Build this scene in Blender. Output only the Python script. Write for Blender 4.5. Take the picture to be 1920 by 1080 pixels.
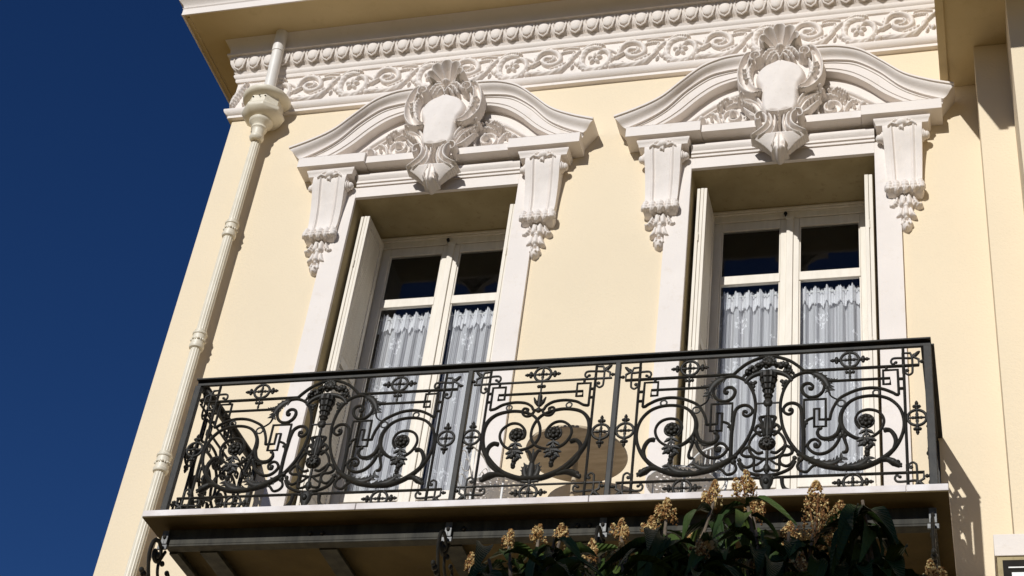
import bpy, math, random
import numpy as np
from mathutils import Vector, Matrix

rad = math.radians
random.seed(11)
RNG = np.random.default_rng(5)
for o in list(bpy.data.objects):
    bpy.data.objects.remove(o, do_unlink=True)
scene = bpy.context.scene
COL = scene.collection

# ------------------------------------------------------------------ camera
cam_data = bpy.data.cameras.new("camera")
cam = bpy.data.objects.new("camera", cam_data)
COL.objects.link(cam)
Rr = Vector((0.96199513, 0.24763079, 0.11508416))
Uu = Vector((0.06652807, -0.62129374, 0.78074843))
Ww = Vector((-0.26483841, 0.74341986, 0.61415595))
M = Matrix.Identity(4)
for i in range(3):
    M[i][0] = Rr[i]; M[i][1] = Uu[i]; M[i][2] = -Ww[i]
M.translation = Vector((0.0, -8.5, 1.6))
cam.matrix_world = M
cam_data.sensor_width = 36.0
cam_data.lens = 57.449
cam_data.clip_start = 0.1
cam_data.clip_end = 1000.0
scene.camera = cam

# ------------------------------------------------------------------ sky and sun
SUN = Vector((0.18557622, 0.89363683, -0.40862535))      # direction the light travels
world = bpy.data.worlds.new("World")
scene.world = world
world.use_nodes = True
wn = world.node_tree.nodes; wl = world.node_tree.links
bg = wn["Background"]
sky = wn.new("ShaderNodeTexSky")
sky.sky_type = 'NISHITA'
sky.sun_disc = False
sky.sun_elevation = rad(24.1)
sky.sun_rotation = rad(191.7)
sky.altitude = 1500.0
sky.air_density = 0.95
sky.dust_density = 0.0
sky.ozone_density = 5.0
hs = wn.new('ShaderNodeHueSaturation'); hs.inputs['Saturation'].default_value = 1.17; hs.inputs['Hue'].default_value = 0.512; hs.inputs['Value'].default_value = 1.08
wl.new(sky.outputs[0], hs.inputs['Color']); wl.new(hs.outputs[0], bg.inputs[0])
bg.inputs[1].default_value = 0.05
sun_data = bpy.data.lights.new("sun", 'SUN')
sun_data.energy = 3.7
sun_data.angle = rad(0.53)
sun_data.color = (1.0, 0.995, 0.98)
sun = bpy.data.objects.new("sun", sun_data)
sun.rotation_mode = 'QUATERNION'
sun.rotation_quaternion = SUN.to_track_quat('-Z', 'Y')
COL.objects.link(sun)
scene.view_settings.view_transform = 'Standard'
scene.view_settings.look = 'None'
scene.view_settings.exposure = 0.0
scene.view_settings.gamma = 1.0
scene.view_settings.use_curve_mapping = False
scene.render.engine = 'CYCLES'
scene.cycles.max_bounces = 8
scene.cycles.transparent_max_bounces = 12

# ------------------------------------------------------------------ materials
def mat_base(name):
    m = bpy.data.materials.new(name); m.use_nodes = True
    nt = m.node_tree
    return m, nt, nt.nodes["Principled BSDF"]

def surf(name, c1, c2, scale=3.0, rough=0.8, bump=0.15, bscale=60.0, metal=0.0, detail=6.0, spec=0.3, c3=None, s3=0.7,
         lo=0.35, hi=0.65, stretch=None, bdist=0.004):
    """two-tone weathered surface: noise between c1 and c2, optional third stain tone, fine bump"""
    m, nt, p = mat_base(name); N = nt.nodes; L = nt.links
    tc = N.new("ShaderNodeTexCoord"); mp = N.new("ShaderNodeMapping")
    L.new(tc.outputs["Object"], mp.inputs[0])
    if stretch: mp.inputs["Scale"].default_value = stretch
    n1 = N.new("ShaderNodeTexNoise"); n1.inputs["Scale"].default_value = scale; n1.inputs["Detail"].default_value = detail
    L.new(mp.outputs[0], n1.inputs["Vector"])
    r1 = N.new("ShaderNodeValToRGB")
    r1.color_ramp.elements[0].position = lo; r1.color_ramp.elements[0].color = (*c1, 1)
    r1.color_ramp.elements[1].position = hi; r1.color_ramp.elements[1].color = (*c2, 1)
    L.new(n1.outputs[0], r1.inputs[0])
    out = r1.outputs[0]
    if c3 is not None:
        n3 = N.new("ShaderNodeTexNoise"); n3.inputs["Scale"].default_value = scale * 4.3; n3.inputs["Detail"].default_value = 8
        n3.inputs["Roughness"].default_value = 0.75
        L.new(mp.outputs[0], n3.inputs["Vector"])
        mr = N.new("ShaderNodeMapRange"); mr.inputs[1].default_value = 0.55; mr.inputs[2].default_value = 0.75
        mr.inputs[4].default_value = s3
        L.new(n3.outputs[0], mr.inputs[0])
        mx = N.new("ShaderNodeMix"); mx.data_type = 'RGBA'
        L.new(mr.outputs[0], mx.inputs[0]); L.new(out, mx.inputs[6]); mx.inputs[7].default_value = (*c3, 1)
        out = mx.outputs[2]
    L.new(out, p.inputs["Base Color"])
    p.inputs["Roughness"].default_value = rough
    p.inputs["Metallic"].default_value = metal
    p.inputs["Specular IOR Level"].default_value = spec
    if bump:
        nb = N.new("ShaderNodeTexNoise"); nb.inputs["Scale"].default_value = bscale; nb.inputs["Detail"].default_value = 5
        L.new(tc.outputs["Object"], nb.inputs["Vector"])
        b = N.new("ShaderNodeBump"); b.inputs["Strength"].default_value = bump; b.inputs["Distance"].default_value = bdist
        L.new(nb.outputs[0], b.inputs["Height"]); L.new(b.outputs[0], p.inputs["Normal"])
    return m

def darker(c, f): return tuple(x * f for x in c)
WALLC = (0.79, 0.665, 0.475)
M_WALL = surf("cream_render", darker(WALLC, .965), darker(WALLC, 1.0), 1.3, 0.9, 0.55, 55, c3=darker(WALLC, .90), s3=0.35, bdist=0.004)
TRIM = (0.80, 0.73, 0.665)
M_TRIM = surf("white_stucco", darker(TRIM, .95), TRIM, 2.5, 0.75, 0.45, 90, c3=(0.66, 0.57, 0.46), s3=0.6, bdist=0.003)
M_ORN = surf("painted_plaster", darker(TRIM, .92), TRIM, 9, 0.7, 0.6, 120, c3=(0.62, 0.53, 0.42), s3=0.55, bdist=0.003)
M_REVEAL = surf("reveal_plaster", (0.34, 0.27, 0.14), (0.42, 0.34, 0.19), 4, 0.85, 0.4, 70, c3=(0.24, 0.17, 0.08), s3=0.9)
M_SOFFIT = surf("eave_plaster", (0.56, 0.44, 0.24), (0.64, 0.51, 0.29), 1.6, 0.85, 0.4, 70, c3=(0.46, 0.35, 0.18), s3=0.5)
M_PIPE = surf("cream_cast_iron_paint", (0.70, 0.63, 0.49), (0.76, 0.69, 0.55), 10, 0.45, 0.25, 60, spec=0.5, c3=(0.55, 0.47, 0.32), s3=0.5)
M_PIPEW = surf("white_pipe_paint", (0.72, 0.68, 0.62), (0.78, 0.74, 0.68), 10, 0.45, 0.1, 60, spec=0.5)
M_WOOD = surf("cream_painted_wood", (0.72, 0.65, 0.54), (0.78, 0.71, 0.60), 5, 0.5, 0.25, 90, spec=0.4, stretch=(6, 6, 1), c3=(0.6, 0.52, 0.41), s3=0.4)
M_IRON = surf("dark_iron_paint", (0.011, 0.010, 0.007), (0.026, 0.023, 0.016), 14, 0.55, 0.5, 110, spec=0.32, c3=(0.085, 0.040, 0.020), s3=0.7, bdist=0.002)
M_BEAM = surf("weathered_steel_beam", (0.022, 0.020, 0.014), (0.055, 0.050, 0.036), 5, 0.7, 0.4, 70, spec=0.3, stretch=(3, 3, 0.3), c3=(0.09, 0.085, 0.065), s3=0.5)
M_MARBLE = surf("worn_marble", (0.62, 0.55, 0.51), (0.80, 0.75, 0.72), 5, 0.6, 0.4, 60, c3=(0.50, 0.42, 0.37), s3=0.6)
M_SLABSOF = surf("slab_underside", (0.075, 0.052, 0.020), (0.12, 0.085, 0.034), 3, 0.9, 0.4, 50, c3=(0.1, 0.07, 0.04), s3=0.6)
M_PLATE = surf("galvanised_plate", (0.10, 0.10, 0.10), (0.18, 0.18, 0.17), 30, 0.5, 0.2, 80, metal=0.3)
M_ROOM = surf("room_gloom_colour", (0.10, 0.09, 0.08), (0.13, 0.12, 0.10), 3, 0.9, 0.1)  # gloom of the unlit rooms is in this colour
M_WHITEMETAL = surf("white_enamelled_metal", (0.74, 0.73, 0.70), (0.80, 0.79, 0.76), 20, 0.4, 0.1, spec=0.5)
M_TABLETOP = surf("brown_tabletop_underside", (0.42, 0.33, 0.22), (0.55, 0.45, 0.31), 6, 0.7, 0.3, 50, c3=(0.35, 0.24, 0.13), s3=0.7, stretch=(1, 4, 1))
M_GROUND = surf("pale_sandy_paving", (0.31, 0.19, 0.04), (0.38, 0.235, 0.05), 0.5, 0.9, 0.3, 10)
M_ROAD = surf("asphalt", (0.05, 0.05, 0.05), (0.07, 0.07, 0.068), 2, 0.9, 0.5, 30)
M_SHADE_HOUSE = surf("shade_house_render", (0.55, 0.42, 0.28), (0.62, 0.48, 0.33), 1, 0.9, 0.2, 30)
M_SHADE_HOUSE_GLASS = surf("shade_house_glass", (0.03, 0.035, 0.04), (0.05, 0.05, 0.06), 2, 0.15, 0.0)
M_BARK = surf("grey_brown_bark", (0.10, 0.075, 0.05), (0.18, 0.14, 0.10), 20, 0.9, 0.8, 60, bdist=0.01)
M_DARK = surf("opening_shade_and_dark_metal", (0.012, 0.010, 0.008), (0.02, 0.017, 0.013), 10, 0.9, 0.1)  # painted shade of the lower window opening, also plain dark fittings
M_BLUE = surf("sheer_rod", (0.6, 0.6, 0.6), (0.7, 0.7, 0.7), 10, 0.4, 0.0)

def glass_mat():
    m = bpy.data.materials.new("window_glass"); m.use_nodes = True
    N = m.node_tree.nodes; L = m.node_tree.links; N.clear()
    out = N.new("ShaderNodeOutputMaterial"); mx = N.new("ShaderNodeMixShader")
    t = N.new("ShaderNodeBsdfTransparent"); t.inputs[0].default_value = (0.93, 0.95, 0.95, 1)
    g = N.new("ShaderNodeBsdfGlossy"); g.inputs["Roughness"].default_value = 0.03; g.inputs[0].default_value = (0.95, 0.97, 1, 1)
    f = N.new("ShaderNodeFresnel"); f.inputs[0].default_value = 1.52
    tc = N.new("ShaderNodeTexCoord"); n = N.new("ShaderNodeTexNoise"); n.inputs["Scale"].default_value = 2.5
    b = N.new("ShaderNodeBump"); b.inputs["Strength"].default_value = 0.08; b.inputs["Distance"].default_value = 0.02
    L.new(tc.outputs["Object"], n.inputs["Vector"]); L.new(n.outputs[0], b.inputs["Height"]); L.new(b.outputs[0], g.inputs["Normal"])
    L.new(f.outputs[0], mx.inputs[0]); L.new(t.outputs[0], mx.inputs[1]); L.new(g.outputs[0], mx.inputs[2]); L.new(mx.outputs[0], out.inputs[0])
    return m
M_GLASS = glass_mat()

def lace_mat(name, alpha0, alpha1, pattern=True):
    m = bpy.data.materials.new(name); m.use_nodes = True
    N = m.node_tree.nodes; L = m.node_tree.links; N.clear()
    out = N.new("ShaderNodeOutputMaterial"); mx = N.new("ShaderNodeMixShader"); mx2 = N.new("ShaderNodeMixShader")
    t = N.new("ShaderNodeBsdfTransparent"); d = N.new("ShaderNodeBsdfDiffuse"); tr = N.new("ShaderNodeBsdfTranslucent")
    d.inputs[0].default_value = (0.87, 0.85, 0.86, 1); tr.inputs[0].default_value = (0.87, 0.85, 0.86, 1)
    mx2.inputs[0].default_value = 0.15
    tc = N.new("ShaderNodeTexCoord")
    w = N.new("ShaderNodeTexWave"); w.inputs["Scale"].default_value = 22; w.bands_direction = 'X'; w.inputs["Distortion"].default_value = 0.4
    L.new(tc.outputs["UV"], w.inputs["Vector"])
    mr = N.new("ShaderNodeMapRange"); mr.inputs[3].default_value = alpha0; mr.inputs[4].default_value = alpha1
    L.new(w.outputs[0], mr.inputs[0])
    fac = mr.outputs[0]
    if pattern:
        # sprigs of lace flowers: petals around scattered centres
        v = N.new("ShaderNodeTexVoronoi"); v.inputs["Scale"].default_value = 5.0; v.inputs["Randomness"].default_value = 0.55
        L.new(tc.outputs["UV"], v.inputs["Vector"])
        n = N.new("ShaderNodeTexNoise"); n.inputs["Scale"].default_value = 38; n.inputs["Detail"].default_value = 3
        L.new(tc.outputs["UV"], n.inputs["Vector"])
        a = N.new("ShaderNodeMath"); a.operation = 'LESS_THAN'; a.inputs[1].default_value = 0.36
        L.new(v.outputs["Distance"], a.inputs[0])
        g = N.new("ShaderNodeMath"); g.operation = 'GREATER_THAN'; g.inputs[1].default_value = 0.53
        L.new(n.outputs[0], g.inputs[0])
        mu = N.new("ShaderNodeMath"); mu.operation = 'MULTIPLY'; L.new(a.outputs[0], mu.inputs[0]); L.new(g.outputs[0], mu.inputs[1])
        mm = N.new("ShaderNodeMath"); mm.operation = 'MAXIMUM'; L.new(mu.outputs[0], mm.inputs[0]); L.new(fac, mm.inputs[1])
        fac = mm.outputs[0]
    L.new(d.outputs[0], mx2.inputs[1]); L.new(tr.outputs[0], mx2.inputs[2])
    L.new(fac, mx.inputs[0]); L.new(t.outputs[0], mx.inputs[1]); L.new(mx2.outputs[0], mx.inputs[2])
    L.new(mx.outputs[0], out.inputs[0])
    return m
M_LACE = lace_mat("sheer_lace", 0.52, 0.86)
M_RUFF = lace_mat("gathered_lace", 0.75, 0.98, False)

def leaf_mat():
    m, nt, p = mat_base("loquat_leaf"); N = nt.nodes; L = nt.links
    oi = N.new("ShaderNodeObjectInfo"); r = N.new("ShaderNodeValToRGB")
    r.color_ramp.elements[0].color = (0.018, 0.036, 0.008, 1); r.color_ramp.elements[1].color = (0.075, 0.110, 0.024, 1)
    L.new(oi.outputs["Random"], r.inputs[0])
    tc = N.new("ShaderNodeTexCoord"); w = N.new("ShaderNodeTexWave"); w.inputs["Scale"].default_value = 26; w.bands_direction = 'DIAGONAL'
    w.inputs["Distortion"].default_value = 1.0
    L.new(tc.outputs["Object"], w.inputs["Vector"])
    b = N.new("ShaderNodeBump"); b.inputs["Strength"].default_value = 0.6; b.inputs["Distance"].default_value = 0.004
    L.new(w.outputs[0], b.inputs["Height"]); L.new(b.outputs[0], p.inputs["Normal"])
    L.new(r.outputs[0], p.inputs["Base Color"]); p.inputs["Roughness"].default_value = 0.5; p.inputs["Specular IOR Level"].default_value = 0.15
    return m
M_LEAF = leaf_mat()

def floret_mat():
    m, nt, p = mat_base("rusty_loquat_flower"); N = nt.nodes; L = nt.links
    g = N.new("ShaderNodeNewGeometry"); r = N.new("ShaderNodeValToRGB")
    e = r.color_ramp.elements
    e[0].color = (0.16, 0.055, 0.012, 1); e[1].position = 1.0; e[1].color = (0.76, 0.60, 0.27, 1)
    k = e.new(0.5); k.color = (0.33, 0.17, 0.045, 1)
    L.new(g.outputs["Random Per Island"], r.inputs[0]); L.new(r.outputs[0], p.inputs["Base Color"])
    p.inputs["Roughness"].default_value = 0.8
    return m
M_FLORET = floret_mat()

# ------------------------------------------------------------------ mesh helpers
class MB:
    def __init__(s): s.v = []; s.f = []; s.uv = None
    def add(s, vs, fs):
        n = len(s.v); s.v.extend(tuple(map(float, p)) for p in vs); s.f.extend(tuple(i + n for i in f) for f in fs)
    def box(s, x0, x1, y0, y1, z0, z1):
        s.add([(x0, y0, z0), (x1, y0, z0), (x1, y1, z0), (x0, y1, z0), (x0, y0, z1), (x1, y0, z1), (x1, y1, z1), (x0, y1, z1)],
              [(0, 3, 2, 1), (4, 5, 6, 7), (0, 1, 5, 4), (1, 2, 6, 5), (2, 3, 7, 6), (3, 0, 4, 7)])
    def bar(s, a, b, w, h):
        """square bar from a to b, w across (horizontal), h the other way"""
        a = Vector(a); b = Vector(b); t = (b - a).normalized()
        u = t.cross(Vector((0, 0, 1)))
        if u.length < 1e-4: u = Vector((1, 0, 0))
        u.normalize(); n = u.cross(t)
        vs = []
        for p in (a, b):
            for su, sn in ((-1, -1), (1, -1), (1, 1), (-1, 1)):
                vs.append(p + u * su * w / 2 + n * sn * h / 2)
        s.add(vs, [(0, 1, 2, 3), (7, 6, 5, 4), (0, 4, 5, 1), (1, 5, 6, 2), (2, 6, 7, 3), (3, 7, 4, 0)])
    def tube(s, pts, r, n=8, B=None, flat=1.0, closed=False):
        P = [Vector(p) for p in pts]; m = len(P)
        if not hasattr(r, '__len__'): r = [r] * m
        elif len(r) != m:
            xs = np.linspace(0, 1, len(r)); r = np.interp(np.linspace(0, 1, m), xs, r)
        base = len(s.v); prev = None
        for i, p in enumerate(P):
            if closed: t = P[(i + 1) % m] - P[(i - 1) % m]
            else: t = P[min(i + 1, m - 1)] - P[max(i - 1, 0)]
            if t.length < 1e-9: t = Vector((1, 0, 0))
            t.normalize()
            if B is not None:
                b = Vector(B); nn = t.cross(b)
                if nn.length < 1e-6: nn = Vector((1, 0, 0))
                nn.normalize()
            else:
                if prev is None:
                    a = Vector((0, 0, 1)) if abs(t.z) < 0.9 else Vector((1, 0, 0))
                    nn = t.cross(a).normalized()
                else:
                    nn = (prev - t * prev.dot(t))
                    nn = nn.normalized() if nn.length > 1e-6 else t.orthogonal().normalized()
                prev = nn; b = nn.cross(t)
            for k in range(n):
                a = 2 * math.pi * k / n
                q = p + nn * math.cos(a) * r[i] + b * math.sin(a) * r[i] * flat
                s.v.append((q.x, q.y, q.z))
        for i in range(m if closed else m - 1):
            j = (i + 1) % m
            for k in range(n):
                k2 = (k + 1) % n
                s.f.append((base + i * n + k, base + j * n + k, base + j * n + k2, base + i * n + k2))
        if not closed:
            s.f.append(tuple(base + k for k in range(n)))
            s.f.append(tuple(base + (m - 1) * n + k for k in reversed(range(n))))
    def ell(s, c, r, seg=8, rings=6, jit=0.0):
        if not hasattr(r, '__len__'): r = (r, r, r)
        base = len(s.v); cx, cy, cz = c
        s.v.append((cx, cy, cz + r[2]))
        for i in range(1, rings):
            th = math.pi * i / rings
            for k in range(seg):
                a = 2 * math.pi * k / seg
                q = 1 + (random.uniform(-jit, jit) if jit else 0)
                s.v.append((cx + r[0] * q * math.sin(th) * math.cos(a), cy + r[1] * q * math.sin(th) * math.sin(a), cz + r[2] * q * math.cos(th)))
        s.v.append((cx, cy, cz - r[2])); last = len(s.v) - 1
        for k in range(seg):
            s.f.append((base, base + 1 + k, base + 1 + (k + 1) % seg))
        for i in range(rings - 2):
            for k in range(seg):
                a = base + 1 + i * seg + k; b = base + 1 + i * seg + (k + 1) % seg
                s.f.append((a, a + seg, b + seg, b))
        for k in range(seg):
            s.f.append((last, last - seg + (k + 1) % seg, last - seg + k))
    def lathe(s, prof, c, seg=24, a0=0.0, a1=2 * math.pi, flute=None):
        """prof: (r, z) from bottom to top around vertical axis at c=(x, y)"""
        full = abs(a1 - a0 - 2 * math.pi) < 1e-6; base = len(s.v); n = seg if full else seg + 1
        for (r, z) in prof:
            for k in range(n):
                a = a0 + (a1 - a0) * k / seg; rr = r
                if flute: rr = r * flute(a)
                s.v.append((c[0] + rr * math.cos(a), c[1] + rr * math.sin(a), z))
        for i in range(len(prof) - 1):
            for k in range(seg):
                k2 = (k + 1) % n
                s.f.append((base + i * n + k, base + i * n + k2, base + (i + 1) * n + k2, base + (i + 1) * n + k))
        s.f.append(tuple(base + k for k in reversed(range(n))))
        s.f.append(tuple(base + (len(prof) - 1) * n + k for k in range(n)))
    def grid(s, rows, closed_rows=False):
        n = len(rows[0]); base = len(s.v)
        for r in rows: s.v.extend(tuple(map(float, p)) for p in r)
        for i in range(len(rows) - 1):
            for k in range(n - 1 + (1 if closed_rows else 0)):
                k2 = (k + 1) % n
                s.f.append((base + i * n + k, base + i * n + k2, base + (i + 1) * n + k2, base + (i + 1) * n + k))
    def build(s, name, mat, parent=None, smooth=None, loc=None, bevel=0.0, kind=None, mats=None, recalc=True):
        me = bpy.data.meshes.new(name)
        me.from_pydata(s.v, [], s.f); me.update()
        if recalc:
            import bmesh
            bm = bmesh.new(); bm.from_mesh(me); bmesh.ops.recalc_face_normals(bm, faces=bm.faces); bm.to_mesh(me); bm.free()
        me.materials.append(mat)
        o = bpy.data.objects.new(name, me); COL.objects.link(o)
        if smooth is not None:
            me.shade_smooth()
            me.set_sharp_from_angle(angle=rad(smooth))
        if bevel:
            bv = o.modifiers.new("edge", 'BEVEL'); bv.width = bevel; bv.segments = 2; bv.limit_method = 'ANGLE'; bv.angle_limit = rad(50)
        if loc is not None: o.location = loc
        if kind: o["kind"] = kind
        if parent is not None: attach(o, parent)
        return o

def basis(o):
    return Matrix.LocRotScale(o.location, o.rotation_euler, o.scale)
def world_of(o):
    m = basis(o)
    return world_of(o.parent) @ o.matrix_parent_inverse @ m if o.parent else m
def attach(o, parent):
    inv = world_of(parent).inverted()
    o.parent = parent; o.matrix_parent_inverse = inv
def empty(name, loc, label, cat, group=None, rz=0.0, kind=None):
    o = bpy.data.objects.new(name, None); COL.objects.link(o); o.location = loc; o.rotation_euler = (0, 0, rz)
    o.empty_display_size = 0.2
    tag(o, label, cat, group, kind); return o
def tag(o, label, cat, group=None, kind=None):
    if label: o["label"] = label
    if cat: o["category"] = cat
    if group: o["group"] = group
    if kind: o["kind"] = kind
KIDS = {}
def copy_tree(o, parent=None):
    c = o.copy(); COL.objects.link(c)
    kids = [x for x in bpy.data.objects if x.parent == o]
    if parent is not None:
        inv = o.matrix_parent_inverse.copy(); c.parent = parent; c.matrix_parent_inverse = inv
    for k in kids: copy_tree(k, c)
    return c
def place_copy(o, dx, dy=0, dz=0):
    """copy a part with its sub-parts, shifted"""
    c = copy_tree(o); c.location = Vector(o.location) + Vector((dx, dy, dz)); return c

def spline(pts, k=6, closed=False):
    P = [np.array(p, float) for p in pts]; n = len(P); out = []
    rng = range(n) if closed else range(n - 1)
    for i in rng:
        p0 = P[(i - 1) % n] if closed else P[max(i - 1, 0)]
        p1 = P[i]; p2 = P[(i + 1) % n]; p3 = P[(i + 2) % n] if closed else P[min(i + 2, n - 1)]
        for j in range(k):
            t = j / k
            out.append(0.5 * ((2 * p1) + (-p0 + p2) * t + (2 * p0 - 5 * p1 + 4 * p2 - p3) * t * t + (-p0 + 3 * p1 - 3 * p2 + p3) * t ** 3))
    if not closed: out.append(P[-1])
    return np.array(out)

def resample(pts, n):
    p = np.array(pts, float); d = np.r_[0, np.cumsum(np.hypot(*(p[1:] - p[:-1]).T))]
    t = np.linspace(0, d[-1], n)
    return np.c_[np.interp(t, d, p[:, 0]), np.interp(t, d, p[:, 1])]

# ------------------------------------------------------------------ carved relief: height field -> solid mesh
def mir(pts): return [(-x, z) for x, z in pts]
def S(pts, r, h, ridge=None, prof='round', k=5, raw=False):
    return ('s', np.array(pts) if raw else spline(pts, k), r, h, ridge, prof)
def Bb(x, z, rx, rz, h, ang=0.0): return ('b', x, z, rx, rz, h, ang)
def Pp(poly, h, r, k=5): return ('p', spline(poly, k, True), h, r)

def heights(X, Z, items):
    H = np.zeros_like(X)
    for it in items:
        if it[0] == 's':
            _, P, r, h, ridge, prof = it
            m = len(P)
            rr = np.interp(np.linspace(0, 1, m), np.linspace(0, 1, len(r)), r) if hasattr(r, '__len__') else np.full(m, r)
            hh = np.interp(np.linspace(0, 1, m), np.linspace(0, 1, len(h)), h) if hasattr(h, '__len__') else np.full(m, h)
            R_ = rr.max() + .01
            sel = (X > P[:, 0].min() - R_) & (X < P[:, 0].max() + R_) & (Z > P[:, 1].min() - R_) & (Z < P[:, 1].max() + R_)
            if not sel.any(): continue
            x = X[sel]; z = Z[sel]
            best = np.full(x.shape, 1e9); bs = np.zeros_like(x); bt = np.zeros_like(x); bh = np.zeros_like(x); s0 = 0.0
            for i in range(m - 1):
                a = P[i]; d = P[i + 1] - a; L = math.hypot(*d)
                if L < 1e-9: continue
                t = np.clip(((x - a[0]) * d[0] + (z - a[1]) * d[1]) / (L * L), 0, 1)
                dx = x - a[0] - t * d[0]; dz = z - a[1] - t * d[1]
                ri = rr[i] + t * (rr[i + 1] - rr[i])
                q = np.hypot(dx, dz) / np.maximum(ri, 1e-5)
                b = q < best
                best[b] = q[b]; bs[b] = (s0 + t * L)[b]; bt[b] = (q * np.sign(d[0] * dz - d[1] * dx))[b]
                bh[b] = (hh[i] + t * (hh[i + 1] - hh[i]))[b]
                s0 += L
            inside = best < 1
            qq = np.clip(best, 0, 1)
            if prof == 'round': v = np.sqrt(1 - qq ** 2)
            elif prof == 'scoop': v = np.where(qq > .72, np.sqrt(np.clip(1 - ((qq - .72) / .28) ** 2, 0, 1)), 0.45 + 0.55 * (qq / .72) ** 2)
            else: v = np.minimum(1, (1 - qq) * 3.5)
            if ridge is not None:
                lam, skew, amp = ridge
                v = v * (1 - amp * (0.5 - 0.5 * np.cos(2 * math.pi * (bs / lam + skew * np.abs(bt)))) * np.clip(np.abs(bt) * 2, 0.15, 1))
            val = np.where(inside, v * bh, 0)
            H[sel] = np.maximum(H[sel], val)
        elif it[0] == 'b':
            _, x0, z0, rx, rz, h, ang = it
            c, s = math.cos(ang), math.sin(ang)
            u = ((X - x0) * c + (Z - z0) * s) / rx; w = (-(X - x0) * s + (Z - z0) * c) / rz
            q = u * u + w * w
            H = np.maximum(H, np.where(q < 1, h * np.sqrt(np.clip(1 - q, 0, 1)), 0))
        elif it[0] == 'p':
            _, P, h, r = it
            inside = np.zeros(X.shape, bool); n = len(P); dist = np.full(X.shape, 1e9)
            for i in range(n):
                a = P[i]; b = P[(i + 1) % n]
                cond = ((a[1] > Z) != (b[1] > Z))
                with np.errstate(divide='ignore', invalid='ignore'):
                    xc = (b[0] - a[0]) * (Z - a[1]) / (b[1] - a[1] + 1e-15) + a[0]
                inside ^= (cond & (X < xc))
                d = b - a; L2 = d @ d + 1e-15
                t = np.clip(((X - a[0]) * d[0] + (Z - a[1]) * d[1]) / L2, 0, 1)
                dist = np.minimum(dist, np.hypot(X - a[0] - t * d[0], Z - a[1] - t * d[1]))
            q = 1 - np.clip(dist / r, 0, 1)
            H = np.maximum(H, np.where(inside, h * np.sqrt(np.clip(1 - q * q, 0, 1)), 0))
        elif it[0] == 'f':
            H = np.maximum(H, it[1](X, Z))
    return H

def soften(items, k, kx=.96):
    """same carving, shallower (k) and drawn in towards the axis (kx)"""
    out = []
    for it in items:
        if it[0] == 's': out.append(('s', it[1] * np.array([kx, 1]), it[2], np.array(it[3]) * k, *it[4:]))
        else: out.append(('b', it[1] * kx, it[2], it[3], it[4], it[5] * k, it[6]))
    return out

def relief(name, x0, x1, z0, z1, items, y0, mat, parent=None, res=0.004, loc=None, shape=None):
    nx = int((x1 - x0) / res) + 1; nz = int((z1 - z0) / res) + 1
    X, Z = np.meshgrid(np.linspace(x0, x1, nx), np.linspace(z0, z1, nz))
    H = heights(X, Z, items)
    H[0, :] = 0; H[-1, :] = 0; H[:, 0] = 0; H[:, -1] = 0
    on = H > 1e-4
    cell = on[:-1, :-1] | on[1:, :-1] | on[:-1, 1:] | on[1:, 1:]
    Y = y0 - H
    if shape is not None: Y = Y - shape(X, Z)
    V = np.stack([X, Y, Z], -1).reshape(-1, 3)
    jj, ii = np.nonzero(cell)
    a = jj * nx + ii
    F = np.stack([a, a + 1, a + nx + 1, a + nx], -1)
    used = np.unique(F); remap = -np.ones(nx * nz, int); remap[used] = np.arange(len(used))
    V = V[used]; F = remap[F]
    me = bpy.data.meshes.new(name)
    me.from_pydata(V.tolist(), [], F.tolist()); me.update(); me.shade_smooth()
    me.materials.append(mat)
    o = bpy.data.objects.new(name, me); COL.objects.link(o)
    if loc is not None: o.location = loc
    if parent is not None: attach(o, parent)
    return o

def sweep(mb, prof, path_fn):
    """prof: list of (offset, z); path_fn(offset) -> list of (x, y)"""
    rows = [[(x, y, z) for (x, y) in path_fn(o)] for (o, z) in prof]
    mb.grid(rows)

# ------------------------------------------------------------------ setting: ground
g = MB(); g.box(-150, 150, -150, 150, -0.5, 0.0)
gr = g.build("ground", M_GROUND, kind="structure"); tag(gr, "pale sandy paved ground in front of the townhouse", "ground")
g = MB(); g.box(-80, 80, -19.0, -12.5, 0.0, 0.004)
ro = g.build("road", M_ROAD, kind="structure"); tag(ro, "grey asphalt road running past the townhouse", "road")

# ------------------------------------------------------------------ house added out of view across the street to shade the tree
shade_house = empty("townhouse", (-6.2, -23.5, 0), "plain ochre house with rows of dark windows, added unseen across the street to shade the tree", "house")
m = MB(); m.box(-9.4, -3.35, -27.0, -20.0, 0.0, 12.86); m.build("wall", M_SHADE_HOUSE, shade_house)
m = MB(); m.box(-9.6, -3.2, -27.2, -19.85, 12.86, 12.98); m.build("roof", M_SOFFIT, shade_house)
wb = MB(); wb.box(-0.45, 0.45, -0.03, 0.0, 0, 1.5)
w0 = None
for r_ in range(4):
    for c_ in range(4):
        p = (-8.6 + c_ * 1.5, -19.97, 1.2 + r_ * 3.0)
        if w0 is None: w0 = wb.build("window", M_SHADE_HOUSE_GLASS, shade_house, loc=p)
        else:
            w = w0.copy(); COL.objects.link(w); w.location = p

# ================================================================== BUILDING
B0 = empty("townhouse", (-2.8, 0, 0), "cream stucco townhouse with two tall ornate windows and white plaster cornice", "building")
XC = (-3.729, -1.162)          # window axes
XL, XR = -5.634, 1.6           # facade corners
OW = 0.65; ZF = 6.285; ZH = 9.597
m = MB()
xs = [XL, XC[0] - OW, XC[0] + OW, XC[1] - OW, XC[1] + OW, XR]
for a, b in ((xs[0], xs[1]), (xs[2], xs[3]), (xs[4], xs[5])):
    m.box(a, b, 0, .5, ZF, ZH)
m.box(XL, XR, 0, .5, ZH, 12.2)
m.box(XL, XR, 0, .5, 0, ZF)
m.box(XL, XL + .5, .5, 7.0, 0, 12.2)
m.build("wall", M_WALL, B0)
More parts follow.
